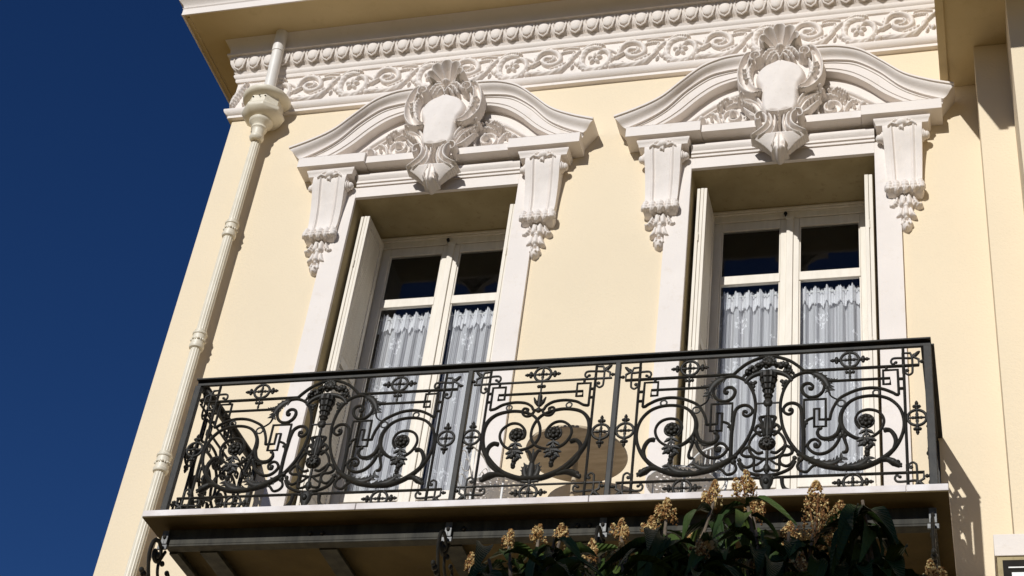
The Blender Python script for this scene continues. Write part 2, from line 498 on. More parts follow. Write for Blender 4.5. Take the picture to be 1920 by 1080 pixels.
# rooms behind the windows, their dimness put into the dark wall colour
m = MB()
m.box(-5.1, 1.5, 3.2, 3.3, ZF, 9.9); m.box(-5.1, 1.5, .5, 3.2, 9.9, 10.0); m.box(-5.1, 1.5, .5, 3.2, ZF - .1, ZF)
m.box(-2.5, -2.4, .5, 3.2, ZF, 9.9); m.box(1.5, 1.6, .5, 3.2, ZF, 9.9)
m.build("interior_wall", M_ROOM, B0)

# ---- cornice with egg and dart, wrapping the left corner
XE = -0.052
def wrap(o): return [(XL - o, 1.6), (XL - o, -o), (XE, -o)]
def prof_mesh(name, prof, mat, parent, sm=30):
    mb = MB(); sweep(mb, prof, wrap)
    return mb.build(name, mat, parent, smooth=sm)
arch = prof_mesh("architrave_moulding", [(0, 10.585), (.035, 10.59), (.035, 10.615), (.045, 10.62), (.06, 10.635), (.068, 10.655), (.068, 10.668), (.03, 10.675), (.03, 10.70)], M_TRIM, B0)
fr = prof_mesh("frieze", [(.03, 10.69), (.03, 10.985), (.03, 11.0)], M_TRIM, B0)
cor = prof_mesh("cornice", [(.03, 10.985), (.045, 10.99), (.052, 11.005), (.052, 11.022), (.062, 11.03), (.07, 11.045), (.07, 11.06), (.062, 11.066), (.075, 11.085), (.06, 11.10),
                            (.07, 11.11), (.095, 11.13), (.11, 11.16), (.118, 11.20), (.12, 11.225), (.145, 11.232), (.145, 11.25), (.13, 11.256), (.13, 11.28), (.135, 11.31), (.15, 11.345), (.172, 11.37), (.185, 11.385)], M_TRIM, B0)
# eggs
e = MB(); e.ell((0, -.110, .002), (.046, .023, .060), 16, 12)
egg = None; n_eggs = 42
dart_items = [S([(-.052, .055), (-.040, -.01), (-.015, -.058)], [.008, .009, .007], .030, raw=True), S([(.052, .055), (.040, -.01), (.015, -.058)], [.008, .009, .007], .030, raw=True)]
for i in range(n_eggs):
    x = -5.659 + i * .1307
    if x > XE - .04: break
    if egg is None: egg = e.build("egg", M_ORN, cor, smooth=60, loc=(x, 0, 11.165))
    else:
        c = egg.copy(); COL.objects.link(c); c.location = (x, 0, 11.165)
# frame around each egg and dart between
d = MB()
d.tube([(-.052, -.116, .066), (-.053, -.122, .0), (-.034, -.108, -.058), (0, -.098, -.076), (.034, -.108, -.058), (.053, -.122, .0), (.052, -.116, .066)], .007, 6)
d.add([(.0653 - .010, -.10, .06), (.0653 + .010, -.10, .06), (.0653, -.085, -.07), (.0653, -.128, .045)], [(0, 1, 3), (0, 3, 2), (1, 2, 3), (0, 2, 1)])
dart = None
for i in range(n_eggs):
    x = -5.659 + i * .1307
    if x > XE - .06: break
    if dart is None: dart = d.build("egg_surround", M_ORN, cor, smooth=50, loc=(x, 0, 11.165))
    else:
        c = dart.copy(); COL.objects.link(c); c.location = (x, 0, 11.165)

# ---- frieze scrolls, one unit per repeat
ring = [(0.055, 0.245), (-0.001, 0.254), (-0.065, 0.224), (-0.091, 0.143), (-0.078, 0.063), (-0.029, 0.015), (0.032, 0.006), (0.096, 0.028), (0.134, 0.094), (0.128, 0.164), (0.087, 0.201), (0.049, 0.192), (0.03, 0.156)]
frieze_items = [
    S(ring, [.010, .016, .020, .022, .022, .028, .026, .022, .018, .016, .015, .013, .010], [.03, .035, .04, .045, .05, .05, .045, .045, .045, .045, .04, .04, .035], (.055, .35, .22)),
    S([(-0.077, 0.234), (-0.013, 0.275), (0.06, 0.268), (.085, .255)], [.012, .018, .014, .004], .045, (.02, .5, .4)),
    S([(0.07, 0.226), (0.148, 0.196), (0.205, 0.150)], [.006, .012, .008], .03),
    Bb(.156, .024, .024, .024, .045), S([(.156, .03), (.19, .036)], [.012, .016], .035),
    S([(0.180, 0.036), (0.248, 0.020), (0.336, 0.008), (0.41, 0.034), (0.455, 0.075), (0.482, 0.108)], [.014, .022, .027, .024, .014, .006], [.035, .05, .055, .05, .04, .03], (.075, 1.0, .14)),
    S([(.33, .045), (.40, .075), (.445, .10)], [.006, .012, .005], .04),
    S([(0.195, 0.115), (0.21, 0.17), (0.223, 0.215), (0.264, 0.252), (0.329, 0.256), (0.387, 0.215), (0.404, 0.145), (0.367, 0.104), (0.307, 0.104), (0.269, 0.140), (.285, .18), (.33, .175)],
      [.008, .013, .014, .013, .016, .018, .018, .017, .016, .014, .012, .010], .042),
    S([(.29, .125), (.335, .135), (.36, .165), (.34, .195)], [.006, .014, .014, .006], .045, (.02, .4, .35)),
    S([(0.17, 0.118), (0.205, 0.128), (0.245, 0.150)], [.008, .013, .006], .04), Bb(.178, .115, .018, .013, .04),
    S([(.215, .225), (.26, .275), (.31, .285)], [.005, .013, .005], .035, (.02, .5, .4)),
    S([(0.471, 0.089), (0.494, 0.139), (0.512, 0.206)], [.012, .018, .008], .04), Bb(.492, .14, .022, .030, .045, -.3),
    S([(0.494, 0.139), (0.534, 0.195), (0.575, 0.232)], [.008, .014, .009], .038, (.022, .5, .4)),
    Bb(.551, .089, .016, .022, .035), Bb(.508, .062, .011, .024, .035, -.3), Bb(.527, .10, .010, .016, .03),
    S([(0.400, 0.222), (0.462, 0.238), (0.516, 0.232)], [.005, .012, .004], .03, (.018, .5, .4)),
    S([(.42, .26), (.48, .275), (.55, .262)], [.004, .008, .004], .028),
]
def frill(path, i0, i1, off, r_, h, step=3):
    p = spline(path, 5); out = []
    for i in range(i0, min(i1, len(p) - 1), step):
        t = p[i + 1] - p[i]; t = t / (np.hypot(*t) + 1e-9)
        out.append(Bb(p[i][0] - t[1] * off, p[i][1] + t[0] * off, r_ * 1.25, r_ * .8, h, math.atan2(t[1], t[0]) + .7))
    return out
frieze_items += frill(ring, 2, 24, -.022, .014, .036) + frill(ring, 26, 44, -.018, .012, .034)
frieze_items += frill([(0.195, 0.115), (0.21, 0.17), (0.223, 0.215), (0.264, 0.252), (0.329, 0.256), (0.387, 0.215), (0.404, 0.145)], 4, 26, .017, .012, .032)
frieze_items += frill([(0.180, 0.036), (0.248, 0.020), (0.336, 0.008), (0.41, 0.034), (0.455, 0.075), (0.482, 0.108)], 4, 24, .024, .013, .038)
for k in range(5):       # the flower in the ring
    a = math.pi * 2 * k / 5 + .3
    frieze_items.append(Bb(0.015 + .034 * math.cos(a), .13 + .034 * math.sin(a), .024, .015, .042, a))
frieze_items.append(Bb(.015, .13, .012, .012, .052))
frieze_items = [(it[0], it[1], np.array(it[2]) * 1.18, np.array(it[3]) * .88, *it[4:]) if it[0] == 's' else (it[0], it[1], it[2], it[3] * 1.12, it[4] * 1.12, it[5] * .9, it[6]) for it in frieze_items]
unit = relief("scroll_ornament", -.115, .60, -.03, .30, frieze_items, 0.0, M_ORN, fr, 0.0034, loc=(-5.304, -.029, 10.70))
for n in range(1, 8):
    c = unit.copy(); COL.objects.link(c); c.location = (-5.304 + n * .6685, -.029, 10.70)
lf = [S([(-.10, .02), (-.085, .10), (-.05, .19), (-.02, .25)], [.02, .035, .03, .01], .05, (.035, .6, .5)), Bb(-.02, .27, .02, .015, .05), S([(0, .03), (.02, .12), (.0, .2)], [.012, .022, .01], .04, (.03, .6, .5)),
      S([(.05, .03), (.06, .12), (.03, .22)], [.012, .02, .01], .035, (.03, .6, .5))]
relief("corner_leaf", -.14, .12, -.01, .31, lf, 0.0, M_ORN, fr, 0.0034, loc=(-5.555, -.029, 10.69))

# ---- eaves
EZ = 11.385; EO = 0.50
m = MB()
XEL = -6.062
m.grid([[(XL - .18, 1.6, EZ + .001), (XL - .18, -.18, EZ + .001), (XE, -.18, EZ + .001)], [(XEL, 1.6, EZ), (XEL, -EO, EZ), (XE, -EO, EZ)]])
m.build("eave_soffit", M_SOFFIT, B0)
m = MB()
def wrap_e(o): return [(XEL - o, 1.6), (XEL - o, -EO - o), (XE + .3, -EO - o)]
sweep(m, [(0, EZ), (.0, EZ - .012), (.012, EZ - .012), (.012, EZ + .055), (.02, EZ + .065), (.012, EZ + .075), (.02, EZ + .10), (.045, EZ + .125), (.055, EZ + .135), (.055, EZ + .15), (.07, EZ + .155), (.07, EZ + .19), (.085, EZ + .20), (.10, EZ + .3), (.10, EZ + .36), (-.8, EZ + .75)], wrap_e)
m.build("eave_fascia", M_TRIM, B0, smooth=30)
m = MB(); m.bar((XEL + .035, 1.6, EZ - .006), (XEL + .035, -EO + .03, EZ - .006), .018, .012)
m.build("drip_strip", M_SOFFIT, B0)

# ---- projecting bay on the right
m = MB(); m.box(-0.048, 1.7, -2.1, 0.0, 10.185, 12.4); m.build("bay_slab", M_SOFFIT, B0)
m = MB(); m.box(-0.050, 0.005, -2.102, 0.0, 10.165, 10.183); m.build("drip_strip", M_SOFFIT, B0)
m = MB(); m.box(0.1865, .405, -.37, -.001, 0.0, 10.182); m.build("pilaster", M_WALL, B0)
m = MB(); m.box(0.405, 1.7, -.86, -.001, 0.0, 10.182); m.build("bay_wall", M_WALL, B0)
# hood of the window at lower right, its opening a flat dark sheet
m = MB(); m.box(0.0735, 1.3, -.44, -.37, 6.165, 6.298); m.box(0.0735, .186, -.369, -.002, 6.165, 6.298)
m.build("window_hood", M_TRIM, B0, bevel=.004)
m = MB(); m.box(0.085, .404, -.43, -.371, 5.0, 6.163); m.build("window_jamb", M_REVEAL, B0)
m = MB(); m.box(0.112, .40, -.436, -.431, 5.0, 6.140); m.build("opening_shade_sheet", M_DARK, B0)  # dark sheet on the jamb, paints the shade inside the opening
m = MB(); m.box(0.14, .40, -.444, -.438, 6.088, 6.095); m.box(0.155, .40, -.446, -.438, 6.035, 6.060); m.build("blind_slat", M_WHITEMETAL, B0)

# ================================================================== WINDOW BAYS (built once around x = 0, copied)
def curve_T(): return resample(spline([(1.205, 10.022), (1.03, 10.090), (.865, 10.182), (.715, 10.330), (.575, 10.458), (.43, 10.522), (.30, 10.54), (.225, 10.54)], 8), 64)
def curve_L(): return resample(spline([(1.125, 9.935), (.97, 10.012), (.835, 10.110), (.69, 10.275), (.54, 10.395), (.42, 10.432), (.30, 10.445), (.225, 10.445)], 8), 64)
def curve_B(): return resample(spline([(1.11, 9.895), (.98, 9.925), (.86, 9.985), (.73, 10.082), (.60, 10.215), (.48, 10.308), (.35, 10.362), (.225, 10.372)], 8), 64)
def ped_half(mb, sgn):
    T, L, Bc = curve_T(), curve_L(), curve_B()
    def mix(a, b, t): return a * (1 - t) + b * t
    rails = [(T + [0, .012], 0.0), (T + [0, .004], -.200), (T, -.208), (T - [0, .016], -.208), (T - [0, .018], -.196)]
    T2 = T - np.array([0, .018])
    for t, y in ((.12, -.195), (.25, -.190), (.4, -.178), (.52, -.164), (.66, -.152), (.8, -.147), (.9, -.146)):
        rails.append((mix(T2, L, t), y))
    rails += [(L, -.146), (mix(L, Bc, .02), -.128), (mix(L, Bc, .16), -.128), (mix(L, Bc, .18), -.120), (mix(L, Bc, .75), -.116), (mix(L, Bc, .78), -.108), (Bc, -.104), (Bc, 0.0)]
    rows = [[(sgn * p[0], y, p[1]) for p in c] for c, y in rails]
    mb.grid(rows)
    n = len(rows)
    mb.add([r[-1] for r in rows], [tuple(range(n))])
    mb.add([r[0] for r in rows], [tuple(range(n))])

def surround_parts(parent):
    """everything fixed round one opening, centred on x=0; returns the list of top parts"""
    out = []
    # flat architrave bands
    m = MB()
    m.box(-.805, -.64, -.03, -.0005, ZF, 9.686); m.box(.64, .805, -.03, -.0005, ZF, 9.686); m.box(-.64, .64, -.03, -.0005, 9.587, 9.686)
    out.append(m.build("window_surround", M_TRIM, parent, bevel=.002))
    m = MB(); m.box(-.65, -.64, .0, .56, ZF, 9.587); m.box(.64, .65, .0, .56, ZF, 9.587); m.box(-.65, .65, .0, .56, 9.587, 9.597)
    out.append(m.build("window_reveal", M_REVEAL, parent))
    # moulding over the head
    m = MB()
    pr = [(0, 9.686), (.042, 9.688), (.042, 9.708), (.054, 9.712), (.054, 9.732), (.058, 9.736), (.062, 9.744), (.072, 9.756), (.074, 9.775), (.066, 9.79), (.02, 9.796), (0.0, 9.808)]
    m.grid([[(-.645, -o, z), (.645, -o, z)] for o, z in pr])
    out.append(m.build("head_moulding", M_TRIM, parent, smooth=35))
    # pediment : horizontal cornice + swan-neck mouldings
    m = MB()
    m.box(-.563, .563, -.150, -.0005, 9.826, 9.893)
    for s in (-1, 1):
        a, b = sorted((s * .565, s * 1.112))
        m.box(a, b, -.176, -.0005, 9.822, 9.915)
        a, b = sorted((s * .565, s * 1.112))
        m.grid([[(a, -.176, 9.916), (b, -.176, 9.916)], [(a + .004, -.150, 9.926), (b - .004, -.150, 9.926)], [(a + .004, -.002, 9.935), (b - .004, -.002, 9.935)]])
    m.grid([[(-.563, -.150, 9.894), (.563, -.150, 9.894)], [(-.563, -.118, 9.905), (.563, -.118, 9.905)], [(-.563, -.05, 9.955), (.563, -.05, 9.955)]])
    cornice = m.build("pediment_cornice", M_TRIM, parent, bevel=.002); out.append(cornice)
    m = MB(); ped_half(m, 1); ped_half(m, -1)
    ped = m.build("pediment", M_TRIM, parent, smooth=28); out.append(ped)
    # tympanum field
    Bc = curve_B()
    pts = [(p[0], p[1] + .01) for p in Bc if p[0] < 1.0]
    m = MB(); poly = [(-p[0], -.03, p[1]) for p in pts] + [(p[0], -.03, p[1]) for p in reversed(pts)] + [(1.0, -.03, 9.90), (-1.0, -.03, 9.90)]
    m.add(poly, [tuple(range(len(poly)))])
    m.build("tympanum", M_TRIM, ped)
    # tympanum carving
    half = [
        S([(.735, 9.975), (.63, 10.068), (.51, 10.165), (.40, 10.235), (.30, 10.27)], [.010, .014, .018, .020, .016], .030),
        S([(.70, 9.965), (.62, 10.03), (.50, 10.13), (.39, 10.19), (.28, 10.21)], [.005, .008, .010, .010, .008], .022),
    ]
    def vol(cx, cz, r, h, sg=1):
        p = []
        for i in range(26):
            a = -1.2 + sg * i * .33; q = r * (1 - i / 34)
            p.append((cx + q * math.cos(a), cz + q * math.sin(a)))
        return [S(p, [.008, .012, .012, .010, .008], h, raw=True), Bb(cx, cz, .029, .029, h + .060), Bb(cx, cz, r * 1.08, r * 1.08, h * .3)]
    half += vol(.352, 10.035, .080, .045) + vol(.575, 10.008, .050, .035)
    half += [S([(.27, 9.96), (.24, 10.06), (.27, 10.14), (.33, 10.165), (.40, 10.13)], [.012, .02, .022, .016, .006], .05, (.035, .5, .4)),
             S([(.44, 9.965), (.455, 10.03), (.49, 10.08), (.53, 10.085)], [.008, .016, .014, .006], .045, (.028, .5, .4)),
             S([(.36, 10.175), (.40, 10.205), (.45, 10.165), (.47, 10.135)], [.014, .02, .018, .008], .07, (.024, .5, .45)),
             S([(.47, 9.96), (.52, 9.965), (.60, 9.955)], [.008, .014, .006], .03, (.024, .5, .4))]
    for i in range(5): half.append(Bb(.30 + .035 * i, 10.195 - .004 * i * i, .017, .014, .072))
    for i in range(4): half.append(Bb(.42 + .03 * i, 10.10 - .02 * i, .012, .010, .05))
    right = relief("tympanum_scroll", .20, .78, 9.93, 10.32, half, -.03, M_ORN, ped, .0038)
    mirh = []
    for it in half:
        if it[0] == 's': mirh.append(('s', it[1] * np.array([-1, 1]), *it[2:]))
        else: mirh.append(('b', -it[1], it[2], it[3], it[4], it[5], -it[6]))
    relief("tympanum_scroll", -.78, -.20, 9.93, 10.32, mirh, -.03, M_ORN, ped, .0038)
    # cartouche body
    body = [Pp([(0, 10.56), (.14, 10.53), (.24, 10.46), (.255, 10.3), (.23, 10.18), (.22, 10.08), (.16, 9.96), (.13, 9.90), (0, 9.88),
                (-.13, 9.90), (-.16, 9.96), (-.22, 10.08), (-.23, 10.18), (-.255, 10.3), (-.24, 10.46), (-.14, 10.53)], .14, .02)]
    car = relief("cartouche", -.30, .30, 9.86, 10.58, body, 0.0, M_ORN, parent, .005); out.append(car)
    shield = Pp([(0, 10.455), (.055, 10.43), (.11, 10.405), (.155, 10.36), (.180, 10.30), (.174, 10.235), (.148, 10.175), (.138, 10.12), (.136, 10.04), (.130, 9.965), (.098, 9.905), (.05, 9.915), (0, 9.895), (-.05, 9.915),
                 (-.098, 9.905), (-.130, 9.965), (-.136, 10.04), (-.138, 10.12), (-.148, 10.175), (-.174, 10.235), (-.180, 10.30), (-.155, 10.36), (-.11, 10.405), (-.055, 10.43)], .080, .035)
    relief("shield", -.2, .2, 9.88, 10.48, [shield], -.118, M_ORN, car, .004, shape=lambda X, Z: .030 * np.exp(-((X / .13) ** 2 + ((Z - 10.20) / .22) ** 2)))
    for s in (1, -1):
        def q(p): return [(s * a, b) for a, b in p]
        strap = [S(q([(.190, 10.515), (.240, 10.500), (.272, 10.430), (.283, 10.330), (.268, 10.240), (.228, 10.168), (.186, 10.132), (.140, 10.128)]),
                   [.014, .028, .038, .046, .050, .044, .030, .012], [.14, .145, .14, .13, .12, .125, .135, .135], None, 'scoop'),
                 Bb(s * .182, 10.462, .054, .054, .120), Bb(s * .182, 10.462, .024, .024, .190),
                 ('s', np.array([(s * (.182 + (.046 - .004 * j_) * math.cos(t_)), 10.462 + (.046 - .004 * j_) * math.sin(t_)) for j_, t_ in [(k_ / 6.0, -1.2 + k_ * .24) for k_ in range(25)]]), [.012, .013, .012, .008], .170, None, 'round'),
                 S(q([(.205, 10.43), (.232, 10.36), (.228, 10.28), (.200, 10.21)]), [.010, .022, .024, .010], [.125, .13, .125, .12], (.034, .5, .15))]
        for k, (a, b) in enumerate([(.266, 10.36), (.262, 10.31), (.246, 10.262)]):
            strap.append(S(q([(a - .024, b + .006), (a, b - .008), (a + .022, b + .004)]), [.003, .007, .003], .135, raw=True))
        a, b = sorted((s * .10, s * .35))
        strap = soften(strap, .80)
        relief("volute_strap", a, b, 10.07, 10.56, strap, -.115, M_ORN, car, .0036)
        acan = []
        for k, (p0, p1, p2, w) in enumerate([((.010, 10.500), (.040, 10.470), (.070, 10.430), .020), ((.020, 10.520), (.070, 10.495), (.108, 10.435), .024), ((.030, 10.540), (.095, 10.530), (.140, 10.470), .026), ((.050, 10.555), (.115, 10.560), (.165, 10.525), .020)]):
            acan.append(S(q([p0, p1, p2]), [w * .5, w, w * .45], [.11 + .006 * k, .140 - .004 * k, .112], (.030, .5, .12)))
        a, b = sorted((s * -.01, s * .20))
        relief("acanthus_leaf", a, b, 10.39, 10.60, soften(acan, .78), -.125, M_ORN, car, .0036)
        side = [S(q([(.092, 9.895), (.122, 9.960), (.146, 10.040), (.180, 10.098), (.235, 10.135), (.295, 10.160)]), [.011, .014, .016, .018, .018, .010], [.10, .105, .105, .10, .10, .09]),
                S(q([(.112, 9.885), (.150, 9.965), (.185, 10.035), (.235, 10.080), (.300, 10.118)]), [.012, .018, .022, .022, .010], [.085, .088, .09, .085, .075], None, 'scoop'),
                S(q([(.135, 9.88), (.180, 9.935), (.235, 9.985), (.285, 10.045)]), [.007, .013, .014, .006], [.07, .075, .075, .06]),
                Bb(s * .305, 10.158, .020, .020, .12), Bb(s * .325, 10.125, .014, .014, .10), Bb(s * .295, 10.06, .014, .012, .085),
                Bb(s * .24, 10.045, .013, .010, .10), Bb(s * .265, 10.062, .011, .010, .095), Bb(s * .215, 10.025, .011, .010, .095)]
        a, b = sorted((s * .06, s * .36))
        relief("side_leaf", a, b, 9.85, 10.20, soften(side, .85, .93), -.090, M_ORN, car, .0036)
    # shell on top
    def shell(X, Z):
        x = X; z = Z - 10.545
        r = np.hypot(x, z); th = np.arctan2(x, z)
        lim = rad(88); n = 5.0
        u = th / lim * (n / 2)           # lobes
        ph = (u + .5) - np.floor(u + .5)
        lob = np.sin(math.pi * ph)       # 1 at lobe centre
        lob = np.clip(lob, 0, 1)
        Rm = (.192 - .050 * (th / lim) ** 2) * (.78 + .24 * lob ** .5)
        ok = (np.abs(th) < lim) & (r < Rm)
        t = np.clip(r / Rm, 0, 1)
        h = .03 + .17 * t + .030 * (1 - t) * (1 - lob) - .055 * np.sin(math.pi * np.clip(t * 1.05, 0, 1)) * lob
        rim = np.clip((1 - t) / .05, 0, 1) ** .5
        return np.where(ok, h * (0.25 + .75 * rim), 0)
    relief("shell", -.22, .22, 10.53, 10.79, [('f', shell)], -.10, M_ORN, car, .0034)
    relief("shell_boss", -.08, .08, 10.38, 10.60, [Bb(0, 10.545, .055, .030, .17), Bb(0, 10.515, .016, .022, .19), S([(-.05, 10.52), (-.02, 10.485), (0, 10.44), (.02, 10.485), (.05, 10.52)], [.008, .012, .012, .012, .008], .14),
                                                  Bb(0, 10.425, .010, .024, .135)], -.09, M_ORN, car, .0034)
    # bracket scroll and hanging leaf under the shield
    def under(X, Z):
        w = .050 + .145 * np.clip((Z - 9.555) / .135, 0, 1) ** 1.3
        ok = (Z > 9.555) & (Z < 9.695) & (np.abs(X) < w)
        return np.where(ok, .012 + .108 * np.sqrt(np.clip((Z - 9.555) / .135, 0, 1)) * (1 - .35 * (np.abs(X) / w) ** 2), 0)
    low = [('f', under)]
    for s in (1, -1):
        def q(p): return [(s * a, b) for a, b in p]
        low += [S(q([(.125, 9.905), (.098, 9.87), (.086, 9.82), (.092, 9.765), (.128, 9.722), (.196, 9.690)]), [.014, .016, .018, .020, .018, .004], [.12, .135, .145, .15, .145, .12]),
                S(q([(.078, 9.905), (.058, 9.86), (.052, 9.80), (.062, 9.745), (.095, 9.705), (.150, 9.680)]), [.012, .016, .018, .018, .014, .004], [.11, .125, .13, .135, .13, .115]),
                S(q([(.040, 9.905), (.030, 9.85), (.028, 9.79), (.036, 9.735), (.060, 9.690)]), [.012, .013, .013, .013, .006], [.10, .11, .115, .115, .11]),
                S(q([(.118, 9.905), (.152, 9.895), (.168, 9.862), (.158, 9.830), (.136, 9.832), (.134, 9.855)]), [.012, .013, .013, .012, .010, .008], .135),
                S(q([(.165, 9.905), (.195, 9.915), (.215, 9.935)]), [.008, .012, .005], .09)]
    low.append(S([(-.088, 9.912), (-.05, 9.898), (0, 9.893), (.05, 9.898), (.088, 9.912)], [.008, .012, .014, .012, .008], .135))
    for k in range(4): low.append(Bb(0.0, 9.862 - .032 * k, .014 - .001 * k, .013, .155))
    relief("bracket_scroll", -.22, .22, 9.53, 9.94, low, -.095, M_ORN, car, .0036)
    leafp = [Pp([(.0, 9.71), (.045, 9.67), (.070, 9.61), (.050, 9.59), (.062, 9.55), (.034, 9.54), (.018, 9.51), (0, 9.50), (-.018, 9.51), (-.034, 9.54), (-.062, 9.55), (-.050, 9.59), (-.070, 9.61), (-.045, 9.67)], .125, .035, 3),
             S([(0, 9.69), (0, 9.6), (0, 9.52)], [.006, .009, .012], [.145, .15, .15]),
             S([(.02, 9.69), (.038, 9.62), (.045, 9.57)], [.004, .008, .006], .142), S([(-.02, 9.69), (-.038, 9.62), (-.045, 9.57)], [.004, .008, .006], .142)]
    relief("hanging_leaf", -.1, .1, 9.45, 9.74, leafp, -.085, M_ORN, car, .0034)
    # corbels
    Dz = [(9.806, .118), (9.75, .124), (9.715, .128), (9.68, .124), (9.62, .108), (9.54, .085), (9.46, .068), (9.38, .058), (9.31, .056), (9.26, .066), (9.225, .082), (9.195, .086), (9.17, .074), (9.155, .045), (9.15, .01)]
    def e_(u):
        a = abs(u); v = -.006 * (1 - (a / .5) ** 2) if a < .5 else 0.0
        v += .011 * math.exp(-((a - .56) / .04) ** 2) + .006 * math.exp(-((a - .67) / .03) ** 2) - .006 * math.exp(-((a - .47) / .04) ** 2)
        v += .004 if a > .70 else 0
        return v
    for s in (-1, 1):
        cx = s * .838
        m = MB(); rows = []
        zz = np.interp(np.linspace(0, 1, 40), np.linspace(0, 1, len(Dz)), [d[0] for d in Dz])
        for z in zz:
            D = np.interp(-z, [-d[0] for d in Dz], [d[1] for d in Dz])
            hw = .135 - (9.75 - z) * .042
            if z < 9.24: hw += .012 * math.sin(math.pi * min(1, (9.24 - z) / .09))
            us = np.linspace(-1, 1, 45)
            row = [(cx - hw, -.0005, z)] + [(cx + hw * u, -(D + e_(u)), z) for u in us] + [(cx + hw, -.0005, z)]
            rows.append(row)
        m.grid(rows)
        m.add([rows[0][i] for i in range(len(rows[0]))], [tuple(range(len(rows[0])))])
        m.add([rows[-1][i] for i in range(len(rows[-1]))], [tuple(range(len(rows[-1])))])
        cb = m.build("corbel", M_ORN, parent, smooth=40); out.append(cb)
        for k in (-1, 1):
            m = MB()
            pts = [(cx + k * x, -.073, 9.672) for x in (.118, .142, .143, .152, .153, .166, .178, .184)]
            m.tube(pts, [.046, .046, .036, .036, .028, .030, .020, .004], 16)
            m.build("volute_boss", M_ORN, cb, smooth=50)
        # ab leaf at top, tufts at the foot
        relief("corbel_leaf", cx - .10, cx + .10, 9.67, 9.80, [S([(cx - .085, 9.745), (cx - .05, 9.775), (cx, 9.782), (cx + .05, 9.775), (cx + .085, 9.745)], [.006, .016, .022, .016, .006], .026, (.022, 0, .5)),
               Bb(cx, 9.755, .040, .030, .040), S([(cx - .10, 9.72), (cx - .07, 9.75), (cx - .04, 9.735)], [.006, .012, .006], .028), S([(cx + .10, 9.72), (cx + .07, 9.75), (cx + .04, 9.735)], [.006, .012, .006], .028), Bb(cx - .03, 9.748, .02, .018, .026), Bb(cx + .03, 9.748, .02, .018, .026), S([(cx, 9.75), (cx + .004, 9.70)], [.014, .005], .022, raw=True), Bb(cx - .012, 9.715, .012, .014, .022)], -.122, M_ORN, cb, .0032)
        tuft = []
        for u, w in ((-.102, .026), (-.055, .026), (0, .030), (.055, .026), (.102, .026)):
            tuft.append(S([(cx + u, 9.250), (cx + u * 1.05, 9.212), (cx + u * 1.02, 9.182 - .012 * (abs(u) < .06))], [w * .7, w * 1.1, w * .6], [.030, .046 - .1 * abs(u), .040], (.024, .6, .16)))
        tuft += [Bb(cx - .028, 9.178, .018, .014, .048), Bb(cx + .028, 9.178, .018, .014, .048), Bb(cx - .08, 9.182, .018, .012, .040), Bb(cx + .08, 9.182, .018, .012, .040), Bb(cx - .115, 9.19, .02, .02, .036), Bb(cx + .115, 9.19, .02, .02, .036)]
        relief("corbel_tuft", cx - .14, cx + .14, 9.14, 9.26, tuft, -.070, M_ORN, cb, .0032)
        # husk drop
        z0 = 9.14
        drop = [S([(cx - .055, z0), (cx - .065, z0 - .045), (cx - .09, z0 - .07), (cx - .105, z0 - .06)], [.016, .026, .016, .008], [.05, .06, .055, .05], (.02, .5, .3)),
                S([(cx + .055, z0), (cx + .065, z0 - .045), (cx + .09, z0 - .07), (cx + .105, z0 - .06)], [.016, .026, .016, .008], [.05, .06, .055, .05], (.02, .5, .3)),
                S([(cx - .02, z0 + .01), (cx - .022, z0 - .06)], [.024, .026], [.06, .07], raw=True), S([(cx + .02, z0 + .01), (cx + .022, z0 - .06)], [.024, .026], [.06, .07], raw=True),
                Bb(cx, z0 - .075, .030, .022, .06), Bb(cx, z0 - .02, .012, .03, .078),
                S([(cx - .03, z0 - .10), (cx - .04, z0 - .145), (cx - .062, z0 - .165)], [.016, .022, .008], [.05, .055, .045]),
                S([(cx + .03, z0 - .10), (cx + .04, z0 - .145), (cx + .062, z0 - .165)], [.016, .022, .008], [.05, .055, .045]),
                S([(cx, z0 - .09), (cx, z0 - .15)], [.022, .026], [.055, .065], raw=True), Bb(cx, z0 - .175, .018, .015, .05),
                S([(cx - .02, z0 - .19), (cx - .03, z0 - .225)], [.012, .014], .045, raw=True), S([(cx + .02, z0 - .19), (cx + .03, z0 - .225)], [.012, .014], .045, raw=True),
                Bb(cx, z0 - .235, .034, .046, .055), Bb(cx - .012, z0 - .225, .014, .016, .065), Bb(cx + .013, z0 - .235, .014, .016, .065), Bb(cx, z0 - .262, .013, .014, .06)]
        relief("husk_drop", cx - .12, cx + .12, z0 - .30, z0 + .03, drop, -.0, M_ORN, cb, .0032)
        # abacus block above the corbel
        m = MB()
        pr = [(0, 9.744, .0), (.128, 9.746, .0), (.130, 9.752, .0), (.131, 9.764, .002), (.138, 9.776, .008), (.146, 9.788, .014), (.146, 9.800, .014), (.118, 9.802, -.006), (.118, 9.821, -.006), (0, 9.8215, -.006)]
        rows = []
        for o, z, w in pr:
            hw = .178 + w
            rows.append([(cx - hw, -.001, z), (cx - hw, -o - .001, z), (cx + hw, -o - .001, z), (cx + hw, -.001, z)])
        m.grid(rows)
        out.append(m.build("corbel_abacus", M_TRIM, parent, smooth=35))
    return out

base_parts = surround_parts(B0)
ref = list(base_parts)
for p in ref: p.location.x += XC[0]
for p in ref: place_copy(p, XC[1] - XC[0])

